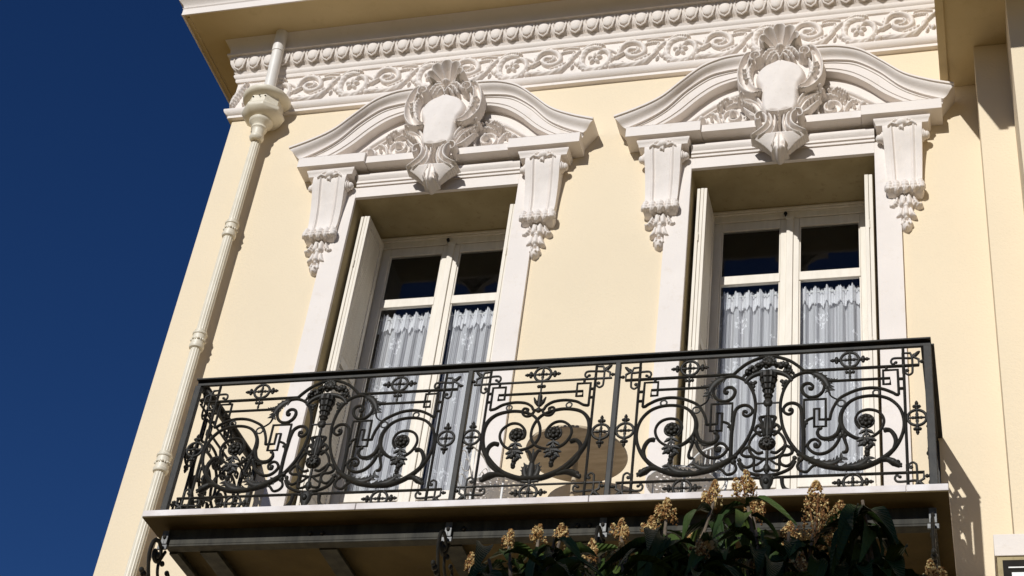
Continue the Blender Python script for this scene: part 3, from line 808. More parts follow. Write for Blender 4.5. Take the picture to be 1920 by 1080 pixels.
# ---- windows
def window_parts(parent):
    out = []
    ZT = 9.587
    m = MB()
    m.box(-.64, .64, .455, .54, 9.545, ZT); m.box(-.64, .64, .47, .54, 9.49, 9.545)
    m.box(-.64, -.565, .47, .54, ZF, 9.49); m.box(.565, .64, .47, .54, ZF, 9.49)
    m.box(-.63, .63, .447, .455, 9.56, 9.575)
    win = m.build("window", M_WOOD, parent, bevel=.003); out.append(win)
    zb = [(6.29, 6.50), (7.215, 7.285), (8.912, 8.988), (9.41, 9.486)]
    for s in (-1, 1):
        m = MB()
        a, b = sorted((s * .005, s * .066)); m.box(a, b, .478, .515, 6.29, 9.486)
        a, b = sorted((s * .494, s * .562)); m.box(a, b, .478, .515, 6.29, 9.486)
        for z0, z1 in zb:
            a, b = sorted((s * .067, s * .493)); m.box(a, b, .480, .513, z0, z1)
        for z0, z1 in ((6.5, 7.215), (7.285, 8.912), (8.988, 9.41)):
            a, b = sorted((s * .067, s * .493))
            m.box(a, a + .010, .487, .505, z0, z1); m.box(b - .010, b, .487, .505, z0, z1)
        m.build("casement", M_WOOD, win, bevel=.003)
        for z0, z1 in ((6.5, 7.215), (7.285, 8.912), (8.988, 9.41)):
            m = MB(); a, b = sorted((s * .078, s * .482))
            m.add([(a, .495, z0), (b, .495, z0), (b, .495, z1), (a, .495, z1)], [(0, 1, 2, 3)])
            m.build("pane", M_GLASS, win, recalc=False)
    m = MB(); m.box(-.024, .024, .462, .477, 6.29, 9.50); m.box(-.030, .030, .458, .477, 9.47, 9.505)
    m.build("meeting_bar", M_WOOD, win, bevel=.004)
    m = MB(); m.ell((-.03, .449, 9.515), (.014, .012, .012), 8, 6); m.box(-.036, -.024, .445, .47, 9.50, 9.53)
    m.build("catch", M_DARK, win)
    # folded shutters standing in the reveal
    for s in (-1, 1):
        for k in range(3 if s < 0 else 2):
            if s < 0: x0 = -.612 + .0245 * k; x1 = x0 + .022
            else: x0 = .588 - .029 * k; x1 = x0 + .026
            y0, y1 = .085 + (.004 * (k % 2)), .43
            ztop = 9.50 - .006 * ((k + 1) % 2)
            m = MB()
            m.box(x0, x1, y0, y0 + .045, ZF + .02, ztop); m.box(x0, x1, y1 - .045, y1, ZF + .02, ztop)
            for a, b in ((ZF + .02, ZF + .12), (7.0, 7.06), (8.15, 8.22), (ztop - .07, ztop)):
                m.box(x0, x1, y0 + .0455, y1 - .0455, a, b)
            sh = m.build("shutter", M_WOOD, parent, bevel=.0025); out.append(sh)
            sl = MB(); z = ZF + .13
            while z < ztop - .08:
                if not (6.97 < z < 7.07 or 8.12 < z < 8.23):
                    xm = (x0 + x1) / 2
                    sl.add([(x0 + .003, y0 + .046, z), (x1 - .003, y0 + .046, z + .020), (x1 - .003, y1 - .046, z + .020), (x0 + .003, y1 - .046, z),
                            (x0 + .003, y0 + .046, z + .006), (x1 - .003, y0 + .046, z + .026), (x1 - .003, y1 - .046, z + .026), (x0 + .003, y1 - .046, z + .006)],
                           [(0, 3, 2, 1), (4, 5, 6, 7), (0, 1, 5, 4), (1, 2, 6, 5), (2, 3, 7, 6), (3, 0, 4, 7)])
                z += .028
            sl.build("louvres", M_WOOD, sh, kind="stuff")
        # hinges
        h = MB()
        for z in (6.9, 8.0, 9.0):
            xh = -.588 if s < 0 else .587
            h.tube([(xh, .080, z), (xh, .080, z + .07)], .0045, 6)
        h.build("hinge", M_WOOD, out[-1], smooth=50)
    return out
wp = window_parts(B0)
for p in wp: p.location.x += XC[0]
for p in list(wp): place_copy(p, XC[1] - XC[0])

# ---- lace curtains (four, one per casement)
def curtain(xa, xb, seed, label):
    rnd = random.Random(seed)
    W = xb - xa
    nx, nz = 90, 40
    fx = [rnd.uniform(0, 6) for _ in range(4)]
    def fold(u, v): return .024 * math.sin(2 * math.pi * u * 5.5 + fx[0] + .5 * math.sin(3 * u + v)) + .007 * math.sin(2 * math.pi * u * 12 + fx[1])
    def cloth(z0, z1, name, mat, yoff, amp, ruffle=0, parent=None, nzz=nz):
        verts = []; uvs = []; faces = []
        for j in range(nzz + 1):
            v = j / nzz; z = z0 + (z1 - z0) * v
            for i in range(nx + 1):
                u = i / nx
                zz = z
                if ruffle and j == 0: zz += .018 * math.sin(2 * math.pi * u * 9 + fx[2]) + .008 * math.sin(2 * math.pi * u * 31)
                if ruffle and j == nzz: zz += .010 * math.sin(2 * math.pi * u * 15 + fx[3]) + .006 * math.sin(2 * math.pi * u * 37 + 1)
                y = .55 + yoff + fold(u, v) * amp
                if ruffle: y += .006 * math.sin(2 * math.pi * u * 23 + fx[1])
                verts.append((xa + W * u, y, zz)); uvs.append((u * W * 1.6, z))
        for j in range(nzz):
            for i in range(nx):
                a = j * (nx + 1) + i; faces.append((a, a + 1, a + nx + 2, a + nx + 1))
        me = bpy.data.meshes.new(name); me.from_pydata(verts, [], faces); me.update(); me.shade_smooth(); me.materials.append(mat)
        ul = me.uv_layers.new(name="UVMap")
        li = np.array([l.vertex_index for l in me.loops]); ul.data.foreach_set("uv", np.array(uvs)[li].ravel())
        o = bpy.data.objects.new(name, me); COL.objects.link(o)
        if parent: attach(o, parent)
        return o
    e = empty("lace_curtain", ((xa + xb) / 2, .55, 6.5), label, "curtain", "lace curtains in the two windows")
    cloth(6.5, 8.82, "curtain_cloth", M_LACE, .02, 1.0, 0, e)
    cloth(8.74, 8.885, "curtain_heading", M_RUFF, .0, .8, 1, e, 8)
    m = MB(); m.tube([(xa, .548, 8.85), (xb, .548, 8.85)], .004, 6); m.build("curtain_rod", M_WHITEMETAL, e)
for wi, (xc, wname) in enumerate(((XC[0], "left"), (XC[1], "right"))):
    for s in (-1, 1):
        a, b = sorted((xc + s * .060, xc + s * .50))
        lab = {(0, -1): "white lace curtain beside the open louvred shutter of the window near the drainpipe",
               (0, 1): "white lace curtain in the right casement of the window nearer the drainpipe",
               (1, -1): "white lace curtain in the left casement of the window farther from the drainpipe",
               (1, 1): "white lace curtain in the rightmost casement, beside the railing's far corner"}[(wi, s)]
        curtain(a, b, wi * 2 + s, lab)

# ================================================================== DOWNPIPE
PX, PY = -5.30, -.098
dp = empty("downpipe", (PX, PY, 0), "cream fluted downpipe with ringed collars and bowl shaped head at the house corner", "drainpipe")
m = MB(); m.lathe([(.039, 0.0), (.039, 10.24)], (PX, PY), 96, flute=lambda a: 1 - .10 * max(0.0, abs(math.sin(a * 7))) ** .6)
m.build("pipe_shaft", M_PIPE, dp, smooth=40)
col = None
cp = [(.040, -.075), (.050, -.068), (.054, -.055), (.054, -.045), (.047, -.038), (.047, -.03), (.048, .03), (.047, .045), (.053, .05), (.055, .060), (.051, .068), (.044, .072), (.046, .085), (.040, .09)]
for z in (9.295, 8.246, 7.207, 6.15, 5.1):
    if col is None:
        m = MB(); m.lathe(cp, (0, 0), 32); col = m.build("collar", M_PIPE, dp, smooth=35, loc=(PX, PY, z))
        m = MB()
        for k in range(8):
            a = k * math.pi / 4 + .4; m.ell((PX + .048 * math.cos(a), PY + .048 * math.sin(a), z), (.012, .012, .010), 8, 6)
            a += .39; m.ell((PX + .048 * math.cos(a), PY + .048 * math.sin(a), z), (.006, .006, .014), 6, 5)
        m.build("collar_beads", M_PIPE, col, smooth=60)
    else:
        c = copy_tree(col); c.location = (PX, PY, z)
m = MB()
hop = [(.042, 10.205), (.052, 10.215), (.058, 10.232), (.056, 10.245), (.050, 10.25), (.052, 10.30), (.056, 10.315), (.064, 10.322), (.064, 10.336), (.058, 10.345), (.066, 10.36), (.086, 10.378), (.094, 10.39), (.096, 10.402), (.088, 10.410)]
m.lathe(hop, (PX + .01, -.125), 40)
m.lathe([(.092, 10.408), (.135, 10.425), (.168, 10.452), (.176, 10.475), (.168, 10.50), (.150, 10.515), (.146, 10.59)], (PX + .01, -.125), 8, a0=rad(22.5), a1=rad(382.5))
m.lathe([(.140, 10.586), (.160, 10.597), (.182, 10.605), (.194, 10.62), (.197, 10.640), (.190, 10.650), (.05, 10.655)], (PX + .01, -.125), 40)
hp = m.build("rainwater_head", M_PIPE, dp, smooth=35)
m = MB()
for a in (-1.9, -1.5, -1.2):
    m.ell((PX + .01 + .149 * math.cos(a), -.125 + .149 * math.sin(a), 10.565), (.007, .006, .007), 8, 6)
m.build("screw", M_DARK, hp, smooth=50)
m = MB(); m.tube([(PX + .002, -.125, 10.64), (PX, -.135, 10.8), (PX, -.165, 11.17)], .047, 20)
up = m.build("upper_pipe", M_PIPEW, dp, smooth=50)
m = MB(); m.tube([(PX, -.165, 11.173), (PX, -.18, 11.40)], .051, 20); m.build("upper_pipe_sleeve", M_PIPEW, dp, smooth=50)

# ================================================================== BALCONY
bal = empty("balcony", (-2.45, -.5, 6.24), "marble balcony slab on dark steel beams and iron scroll brackets", "balcony")
BX0, BX1 = -4.768, -.134
for a, b in ((BX0, -3.42), (-3.418, -2.052), (-2.050, -.35), (-.348, BX1)):
    m = MB(); m.box(a + .001, b - .001, -1.0, -.001, 6.2400, 6.282); m.build("marble_slab", M_MARBLE, bal, bevel=.004)
m = MB(); m.box(BX0 + .003, BX1 - .003, -.995, -.001, 6.2345, 6.2396); m.build("slab_dark_sheet", M_SLABSOF, bal)  # thin dark sheet under the marble, darkness of the underside put into colour
# longitudinal beam with bottom flange
BW = .845
m = MB(); m.box(-4.655, -.215, -BW, -BW + .02, 6.136, 6.234); m.box(-4.655, -.215, -BW, -.775, 6.122, 6.135)
beam = m.build("edge_beam", M_BEAM, bal, bevel=.002)
m = MB(); m.box(-4.655, -4.640, -BW + .021, -.001, 6.13, 6.234); m.box(-4.655, -4.60, -BW + .072, -.001, 6.112, 6.127)
m.build("side_beam", M_BEAM, bal); m = MB(); m.box(-.230, -.215, -BW + .021, -.001, 6.13, 6.234); m.build("side_beam", M_BEAM, bal)
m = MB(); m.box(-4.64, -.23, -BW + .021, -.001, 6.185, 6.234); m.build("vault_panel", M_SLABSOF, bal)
jm = MB(); jm.box(-.018, .018, -.773, -.001, 6.128, 6.184); jm.box(-.055, .055, -.773, -.001, 6.114, 6.127); j0 = None
for x in (-4.40, -3.64, -2.88, -2.12, -1.36, -.60):
    if j0 is None: j0 = jm.build("joist", M_BEAM, bal, loc=(x, 0, 0))
    else:
        c = j0.copy(); COL.objects.link(c); c.location = (x, 0, 0)
bm_ = MB(); bm_.ell((0, -BW - .006, 6.182), (.014, .014, .014), 10, 8); b0 = None
for x in (-3.735, -3.660, -2.80, -2.14, -2.07, -1.0):
    if b0 is None: b0 = bm_.build("bolt", M_IRON, beam, smooth=60, loc=(x, 0, 0))
    else:
        c = b0.copy(); COL.objects.link(c); c.location = (x, 0, 0)
# scroll brackets
def bracket(x):
    m = MB(); X = lambda p: [(0, a, b) for a, b in p]
    m.tube(X([(-.855, 6.215), (-.862, 6.16), (-.862, 6.10)]), .011, 4, B=(1, 0, 0))
    m.tube(X(spline([(-.90, 6.035), (-.925, 6.05), (-.945, 6.03), (-.930, 6.0), (-.895, 5.995), (-.865, 6.03), (-.875, 6.085), (-.925, 6.112), (-.975, 6.085), (-.990, 6.02), (-.975, 5.96), (-.93, 5.88), (-.84, 5.77), (-.72, 5.66), (-.55, 5.52), (-.3, 5.35), (-.02, 5.25)])),
           [.010, .013, .014, .014, .014, .014, .016, .017], 8, B=(1, 0, 0), flat=.7)
    m.tube(X(spline([(-.82, 6.10), (-.84, 6.06), (-.86, 6.0), (-.84, 5.94), (-.78, 5.90), (-.72, 5.92), (-.70, 5.98), (-.74, 6.01)])), .012, 8, B=(1, 0, 0), flat=.7)
    m.tube(X([(-.02, 6.10), (-.02, 5.0)]), .014, 6, B=(1, 0, 0))
    m.tube(X(spline([(-.62, 5.60), (-.55, 5.72), (-.42, 5.78), (-.30, 5.70), (-.33, 5.58), (-.42, 5.60)])), .012, 8, B=(1, 0, 0), flat=.7)
    for a, b, r in ((-.905, 6.03, .024), (-1.02, 5.87, .018), (-.99, 5.86, .022), (-.95, 5.85, .02), (-.82, 6.02, .018), (-.74, 6.0, .018)): m.ell((0, a, b), (r * .8, r, r), 8, 6)
    br = m.build("bracket", M_IRON, bal, smooth=50, loc=(x, 0, 0))
    m = MB(); m.box(x - .020, x + .020, -.872, -.862, 6.125, 6.215); m.box(x - .030, x + .030, -.876, -.862, 6.088, 6.118)
    m.build("fixing_plate", M_PLATE, br, bevel=.002)
    m = MB(); m.ell((x, -.876, 6.17), (.011, .008, .014), 8, 6); m.build("nut", M_DARK, br, smooth=60)
    return br
br0 = bracket(-4.655)
for x in (-2.885, -1.99, -.225): place_copy(br0, x + 4.655)

# ================================================================== RAILING
rail = empty("balcony_railing", (-2.42, -.97, 6.282), "dark wrought iron balcony railing of scrolls, frets, rosettes and flower baskets", "railing")
ZB = 6.282; YR = -.97
TR = .0084
def P3(pts, y=0.0): return [(a, y, b) for a, b in pts]
YB = (0, 1, 0)
def mset(pts, s): return [(s * a, b) for a, b in pts]
def add_tube(mb, pts, r=TR, smooth=True, k=6, s=1, flat=1.15, n=8):
    r = np.array(r) * 1.2 if hasattr(r, '__len__') else r * 1.2
    p = spline(pts, k) if smooth else np.array(pts)
    mb.tube(P3([(s * a, b) for a, b in p]), r, n, B=YB, flat=flat)

# local meshes (panel-local: x from panel axis, z above the slab)
CORN = (0.742, 0.787)
c1 = [(0.742, 0.735), (0.742, 0.874), (0.782, 0.872), (0.790, 0.85), (0.826, 0.827), (0.826, 0.787), (0.742, 0.787)]
c2 = [(0.708, 0.808), (0.700, 0.814), (0.692, 0.803), (0.681, 0.806), (0.677, 0.822), (0.685, 0.838), (0.705, 0.842), (0.744, 0.840), (0.786, 0.838), (0.805, 0.858), (0.832, 0.880)]
c3 = [(0.792, 0.838), (0.791, 0.75), (0.785, 0.732), (0.770, 0.724), (0.755, 0.735), (0.752, 0.752), (0.762, 0.760), (0.770, 0.752)]
def corner_mesh(sx, sz):
    m = MB()
    f = lambda pts: [(sx * (a - CORN[0]), sz * (b - CORN[1])) for a, b in pts]
    m.tube(P3(f(c1)), TR * .95, 6, B=YB)
    m.tube(P3(spline(f(c2), 4)), [.006, .0065, .0065, .0065, .007, .007, .008, .006], 8, B=YB)
    m.tube(P3(spline(f(c3), 4)), [.0065, .0065, .006, .006], 8, B=YB)
    for (a, b), r in (((.742, .787), .013), ((.704, .812), .009), ((.764, .752), .009), ((.842, .811), .011), ((.852, .811), .008), ((.803, .856), .011)):
        q = f([(a, b)])[0]; m.ell((q[0], 0, q[1]), (r, r, r), 8, 6)
    q = f([(.825, .873), (.79, .836)])
    m.tube(P3([q[1], ((q[0][0] + q[1][0]) / 2, (q[0][1] + q[1][1]) / 2), q[0], (q[0][0] + sx * .010, q[0][1] + sz * .008)]), [.006, .012, .010, .004], 8, B=YB)
    return m
def obj_mesh(mb, name, smooth=50):
    me = bpy.data.meshes.new(name)
    me.from_pydata(mb.v, [], mb.f); me.update()
    import bmesh
    bm = bmesh.new(); bm.from_mesh(me); bmesh.ops.recalc_face_normals(bm, faces=bm.faces); bm.to_mesh(me); bm.free()
    me.materials.append(M_IRON); me.shade_smooth(); me.set_sharp_from_angle(angle=rad(smooth))
    return me
CM = {(sx, sz): obj_mesh(corner_mesh(sx, sz), "corner_knot") for sx in (-1, 1) for sz in (-1, 1)}

def ring_mesh(vertical, R_=.050):
    m = MB()
    c = [(R_ * math.cos(2 * math.pi * k / 24), R_ * math.sin(2 * math.pi * k / 24)) for k in range(24)]
    m.tube(P3(c), TR, 8, B=YB, closed=True)
    m.tube(P3([(-R_, 0), (-.02, 0), (0, 0), (.02, 0), (R_, 0)]), [.005, .008, .009, .008, .005], 6, B=YB); m.tube(P3([(0, -R_), (0, -.02), (0, 0), (0, .02), (0, R_)]), [.005, .008, .009, .008, .005], 6, B=YB)
    m.ell((0, -.004, 0), (.012, .014, .012), 8, 6)
    for a in (0, 90, 180, 270): m.ell((.022 * math.cos(rad(a)), 0, .022 * math.sin(rad(a))), (.010, .009, .010), 6, 5)
    for s in (-1, 1):
        f = (lambda u, v: (v, u)) if vertical else (lambda u, v: (u, v))
        for (u, v, r) in ((.058, 0, .011), (.073, 0, .016), (.073, .014, .010), (.073, -.014, .010), (.094, 0, .011), (.104, 0, .007)):
            p = f(s * u, v); m.ell((p[0], 0, p[1]), (r, r, r), 7, 5)
        a = f(s * .05, 0); b = f(s * .10, 0); m.tube(P3([a, b]), .005, 6, B=YB)
    return obj_mesh(m, "ring_ornament")
RM_H, RM_V = ring_mesh(False), ring_mesh(True)

def rosette_mesh():
    m = MB()
    m.tube(P3([(.040 * math.cos(2 * math.pi * k / 24), .040 * math.sin(2 * math.pi * k / 24)) for k in range(24)]), .008, 8, B=YB, closed=True)
    m.ell((0, 0, 0), (.040, .018, .040), 12, 6); m.ell((0, -.020, 0), (.014, .012, .014), 8, 6)
    for k in range(8):
        a = k * math.pi / 4
        m.ell((.027 * math.cos(a), -.014, .027 * math.sin(a)), (.013, .011, .013), 7, 5)
    # stem, leaves, bell and grapes hanging below (second copy faces the balcony)
    m.tube(P3([(0, -.03), (0, -.15)]), .006, 6, B=YB)
    for s in (-1, 1):
        m.tube(P3([(0, -.055), (s * .022, -.068), (s * .040, -.082)]), [.008, .012, .004], 6, B=YB)
        m.tube(P3([(0, -.075), (s * .018, -.095)]), [.009, .006], 6, B=YB)
        m.tube(P3([(0, -.115), (s * .028, -.118), (s * .052, -.128)]), [.012, .014, .006], 6, B=YB)
        m.tube(P3([(0, -.135), (s * .028, -.145), (s * .045, -.160)]), [.014, .014, .005], 6, B=YB)
    rr = random.Random(3)
    for k in range(12):
        t = k / 11; w = .030 * (1 - t) + .006
        m.ell((rr.uniform(-w, w), rr.uniform(-.008, .004), -.115 - .100 * t), (.015, .014, .015), 6, 5)
    return obj_mesh(m, "rosette_pendant")
ROS = rosette_mesh()

def side_set(s, items):
    """tubes of one half; s=-1 mirrors"""
    m = MB()
    for pts, r, sm in items: add_tube(m, pts, r, sm, s=s)
    return m
big = [(0.165, 0.240), (0.191, 0.221), (0.28, 0.165), (0.353, 0.14), (0.426, 0.131), (0.513, 0.136), (0.608, 0.179), (0.682, 0.25), (0.724, 0.337), (0.735, 0.417), (0.718, 0.499), (0.676, 0.557), (0.625, 0.586), (0.565, 0.596), (0.498, 0.588), (0.445, 0.559), (0.407, 0.503), (0.398, 0.44), (0.414, 0.38), (0.458, 0.335), (0.501, 0.317), (0.56, 0.326), (0.605, 0.361), (0.628, 0.414), (0.622, 0.459), (0.593, 0.493), (0.545, 0.505), (0.5, 0.491), (0.479, 0.455), (0.481, 0.417), (0.499, 0.385)]
BIGR = [.009, .013, .014, .012, .012, .013, .012, .010, .0085, .008, .008, .008, .0075, .0075, .0075, .008, .010, .012, .011, .009, .0075, .007, .007, .007, .007, .007, .007, .0065, .0065, .0065, .006]
over = [(0.714, 0.596), (0.699, 0.596), (0.677, 0.612), (0.626, 0.638), (0.566, 0.649), (0.499, 0.642), (0.438, 0.617), (0.393, 0.587), (0.363, 0.538), (0.347, 0.493), (0.34, 0.452)]
heart = [(0.191, 0.221), (0.153, 0.267), (0.115, 0.332), (0.084, 0.416), (0.071, 0.509), (0.07, 0.583), (0.088, 0.667), (0.126, 0.736), (0.18, 0.771), (0.234, 0.774), (0.287, 0.745), (0.31, 0.696), (0.303, 0.644), (0.272, 0.611), (0.23, 0.606), (0.197, 0.632), (0.187, 0.67), (0.202, 0.696), (0.230, 0.699), (0.247, 0.681), (0.242, 0.660), (0.226, 0.662)]
rod2 = [(0.333, 0.708), (0.669, 0.708), (0.669, 0.669), (0.632, 0.669), (0.632, 0.763), (0.711, 0.763), (0.713, 0.596)]
fret = [(0.199, 0.464), (0.199, 0.590), (0.318, 0.590), (0.318, 0.408), (0.255, 0.408), (0.255, 0.526), (0.283, 0.526), (0.283, 0.454), (0.34, 0.453)]
stem = [(0.198, 0.229), (0.198, 0.364), (0.193, 0.446), (0.188, 0.502), (0.175, 0.549), (0.143, 0.571), (0.109, 0.567), (0.088, 0.543), (0.09, 0.515), (0.113, 0.498), (0.134, 0.508), (0.134, 0.530), (0.118, 0.532)]
branch = [(0.201, 0.409), (0.216, 0.45), (0.250, 0.468)]
s2 = [(0.391, 0.335), (0.384, 0.31), (0.361, 0.271), (0.324, 0.239), (0.28, 0.23), (0.243, 0.247), (0.22, 0.282), (0.234, 0.315), (0.261, 0.325), (0.286, 0.304), (0.28, 0.278), (0.261, 0.275), (0.256, 0.292)]
s3 = [(0.287, 0.400), (0.275, 0.38), (0.275, 0.356), (0.298, 0.33), (0.339, 0.328), (0.376, 0.353), (0.394, 0.399), (0.398, 0.435)]
pend = [(0.41, 0.353), (0.42, 0.308), (0.431, 0.267), (0.427, 0.240), (0.411, 0.234)]
leafcorner = [(0.234, 0.774), (0.290, 0.742), (0.325, 0.700), (0.340, 0.640), (0.385, 0.579)]
botscroll = [(0.184, 0.200), (0.165, 0.16), (0.18, 0.129), (0.215, 0.120), (0.243, 0.150), (0.272, 0.168)]

def lump(m, cx, cz, s, r, n=6, sp=1.0, seed=1, y=-.003):
    rr = random.Random(seed)
    for k in range(n):
        a = rr.uniform(0, 6.28); q = rr.uniform(0, sp)
        m.ell((s * (cx + r * q * math.cos(a)), y + rr.uniform(-.006, .006), cz + r * q * math.sin(a)), (r * .62, r * .6, r * .62), 6, 5)
def leafy(m, pts, s, w, n=9, seed=0):
    """pointed leaf with toothed edge: fat tube plus alternating teeth"""
    w = w * 1.3; p = spline(pts, 5); L = len(p)
    r = [w * (.35 + .65 * math.sin(math.pi * min(1, .12 + .88 * i / (L - 1)))) for i in range(L)]
    m.tube(P3([(s * a, b) for a, b in p]), r, 8, B=YB, flat=.6)
    for k in range(1, n):
        i = int(L * k / n)
        if i >= L - 1: break
        t = p[i + 1] - p[i]; t = t / (np.hypot(*t) + 1e-9); nn = np.array([-t[1], t[0]])
        for sg in (-1, 1):
            a = p[i]; b = a + nn * sg * w * 1.35 + t * w * .9
            m.tube(P3([(s * a[0], a[1]), (s * (a[0] + b[0]) / 2, (a[1] + b[1]) / 2), (s * b[0], b[1])]), [w * .5, w * .42, w * .1], 5, B=YB, flat=.6)
PARTS_A = []
def regA(name, mb, loc=(0, 0)): PARTS_A.append((name, obj_mesh(mb, name), loc))
for s in (-1, 1):
    m = MB(); add_tube(m, big, BIGR, s=s); regA("spiral_scroll", m)
    m = MB(); add_tube(m, over, .0075, s=s)
    for cx, cz, r in ((.402, .556, .021), (.592, .615, .018)):
        m.tube(P3([(s * (cx + r * math.cos(2 * math.pi * k / 16)), cz + r * math.sin(2 * math.pi * k / 16)) for k in range(16)]), .0055, 6, B=YB, closed=True)
    regA("over_scroll", m)
    m = MB(); add_tube(m, heart, [.010, .009, .008, .008, .008, .008, .008, .008, .008, .009, .008, .0075, .007], s=s); m.ell((s * .230, 0, .668), (.010, .010, .010), 8, 6); regA("heart_scroll", m)
    m = MB(); add_tube(m, rod2, .0065, False, s=s); add_tube(m, [(.650, .763), (.650, .787)], .007, False, s=s)
    for z in (.70, .635): add_tube(m, [(.712, z), (.742, z)], .007, False, s=s); m.ell((s * .727, 0, z), (.009, .009, .009), 7, 5)
    regA("key_fret", m)
    m = MB(); add_tube(m, fret, .0068, False, s=s); regA("key_fret", m)
    m = MB(); add_tube(m, stem, [.010, .0095, .009, .008, .0075, .0075, .007, .007], s=s); add_tube(m, branch, [.008, .007, .006], s=s)
    m.ell((s * .120, 0, .525), (.010, .010, .010), 8, 6); lump(m, .205, .43, s, .014, 3, .8, 2); regA("stem_scroll", m)
    m = MB(); add_tube(m, s2, [.009, .008, .0075, .007, .0065], s=s); m.ell((s * .262, 0, .290), (.014, .012, .014), 8, 6); add_tube(m, [(.21, .287), (.222, .286)], .009, False, s=s)
    m.ell((s * .209, 0, .287), (.010, .010, .010), 7, 5); regA("curl_scroll", m)
    m = MB(); add_tube(m, s3, [.007, .008, .009, .010, .010, .011, .009], s=s); m.ell((s * .289, 0, .397), (.012, .011, .012), 8, 6)
    leafy(m, [(.298, .33), (.345, .322), (.385, .355)], s, .010, 6); regA("curl_scroll", m)
    m = MB(); add_tube(m, pend, [.010, .008, .007, .009, .007], s=s); lump(m, .408, .352, s, .020, 9, 1.0, 4); m.ell((s * .41, 0, .235), (.009, .009, .009), 7, 5); regA("bell_flower", m)
    m = MB(); leafy(m, [(.245, .770), (.292, .742), (.322, .700), (.338, .650)], s, .017, 9); add_tube(m, [(.330, .67), (.345, .61), (.392, .575)], [.007, .004, .004], s=s)
    leafy(m, [(.31, .715), (.35, .715), (.385, .712)], s, .008, 5); regA("acanthus_leaf", m)
    m = MB(); leafy(m, [(.215, .205), (.290, .168), (.355, .168), (.408, .205)], s, .017, 9); regA("acanthus_leaf", m)
    m = MB(); leafy(m, [(.40, .140), (.462, .142), (.510, .162), (.548, .200)], s, .017, 9)
    regA("acanthus_leaf", m)
    m = MB(); add_tube(m, [(.600, .175), (.640, .178), (.672, .160), (.705, .135)], [.010, .012, .018, .010], s=s)
    lump(m, .680, .153, s, .020, 9, 1.0, 7); lump(m, .708, .132, s, .012, 5, 1.0, 8); regA("leaf_bud", m)
    m = MB(); add_tube(m, [(0.631, 0.367), (0.66, 0.363), (0.683, 0.326), (0.687, 0.281), (0.665, 0.225), (0.63, 0.185)], [.012, .010, .011, .010, .008, .006], s=s)
    lump(m, .635, .365, s, .015, 6, .9, 9); regA("leaf_bud", m)
    m = MB(); add_tube(m, botscroll, .0068, s=s); m.ell((s * .182, 0, .200), (.018, .014, .018), 8, 6); lump(m, .185, .215, s, .016, 5, 1, 5); regA("small_scroll", m)
# central basket
m = MB()
rim = [(-0.130, 0.725), (-0.105, 0.760), (-0.059, 0.785), (0.0, 0.793), (0.059, 0.785), (0.105, 0.760), (0.130, 0.725)]
m.tube(P3(spline(rim, 5)), [.010, .013, .015, .016, .015, .013, .010], 8, B=YB)
m.lathe([(.012, .605), (.020, .612), (.021, .64), (.026, .66), (.033, .69), (.040, .72), (.047, .755), (.047, .775)], (0, 0), 48, flute=lambda a: 1 + .07 * math.cos(a * 12))
for z_, r_ in ((.63, .024), (.665, .031), (.70, .038), (.74, .047)): m.tube([(r_ * math.cos(2 * math.pi * k / 20), r_ * math.sin(2 * math.pi * k / 20), z_) for k in range(20)], .004, 6, closed=True)
regA("basket", m)
m = MB(); rr = random.Random(21)
for k in range(60):
    a = math.pi * (.10 + .80 * rr.random()); q = .095 + .035 * rr.random()
    m.ell((q * 1.12 * math.cos(a), rr.uniform(-.018, .008), .745 + q * .92 * math.sin(a)), (.016 * rr.uniform(.7, 1.15), .014, .016 * rr.uniform(.7, 1.15)), 6, 5)
for s in (-1, 1):
    for (a, b, r) in ((.085, .715, .014), (.075, .725, .013), (.098, .722, .013), (.083, .697, .012), (.092, .685, .010), (.083, .672, .010), (.081, .660, .006), (.118, .755, .014), (.145, .762, .011), (.136, .778, .011), (.11, .80, .013)): m.ell((s * a, 0, b), (r, r * .8, r), 6, 5)
m.ell((0, -.004, .858), (.032, .018, .036), 10, 8, .08)
for k in range(7):
    a = math.pi * k / 6; m.ell((.030 * math.cos(a), -.006, .865 + .026 * math.sin(a)), (.012, .012, .012), 6, 5)
regA("basket_flowers", m)
m = MB(); m.tube(P3([(0, .612), (0, .49)]), [.010, .012, .012, .010], 8, B=YB); m.ell((0, -.003, .580), (.027, .018, .030), 10, 8)
m.tube(P3([(-.070, .580), (.070, .580)]), .0065, 6, B=YB); lump(m, 0, .58, 1, .016, 4, .6, 4, -.012); regA("stem_boss", m)
m = MB()
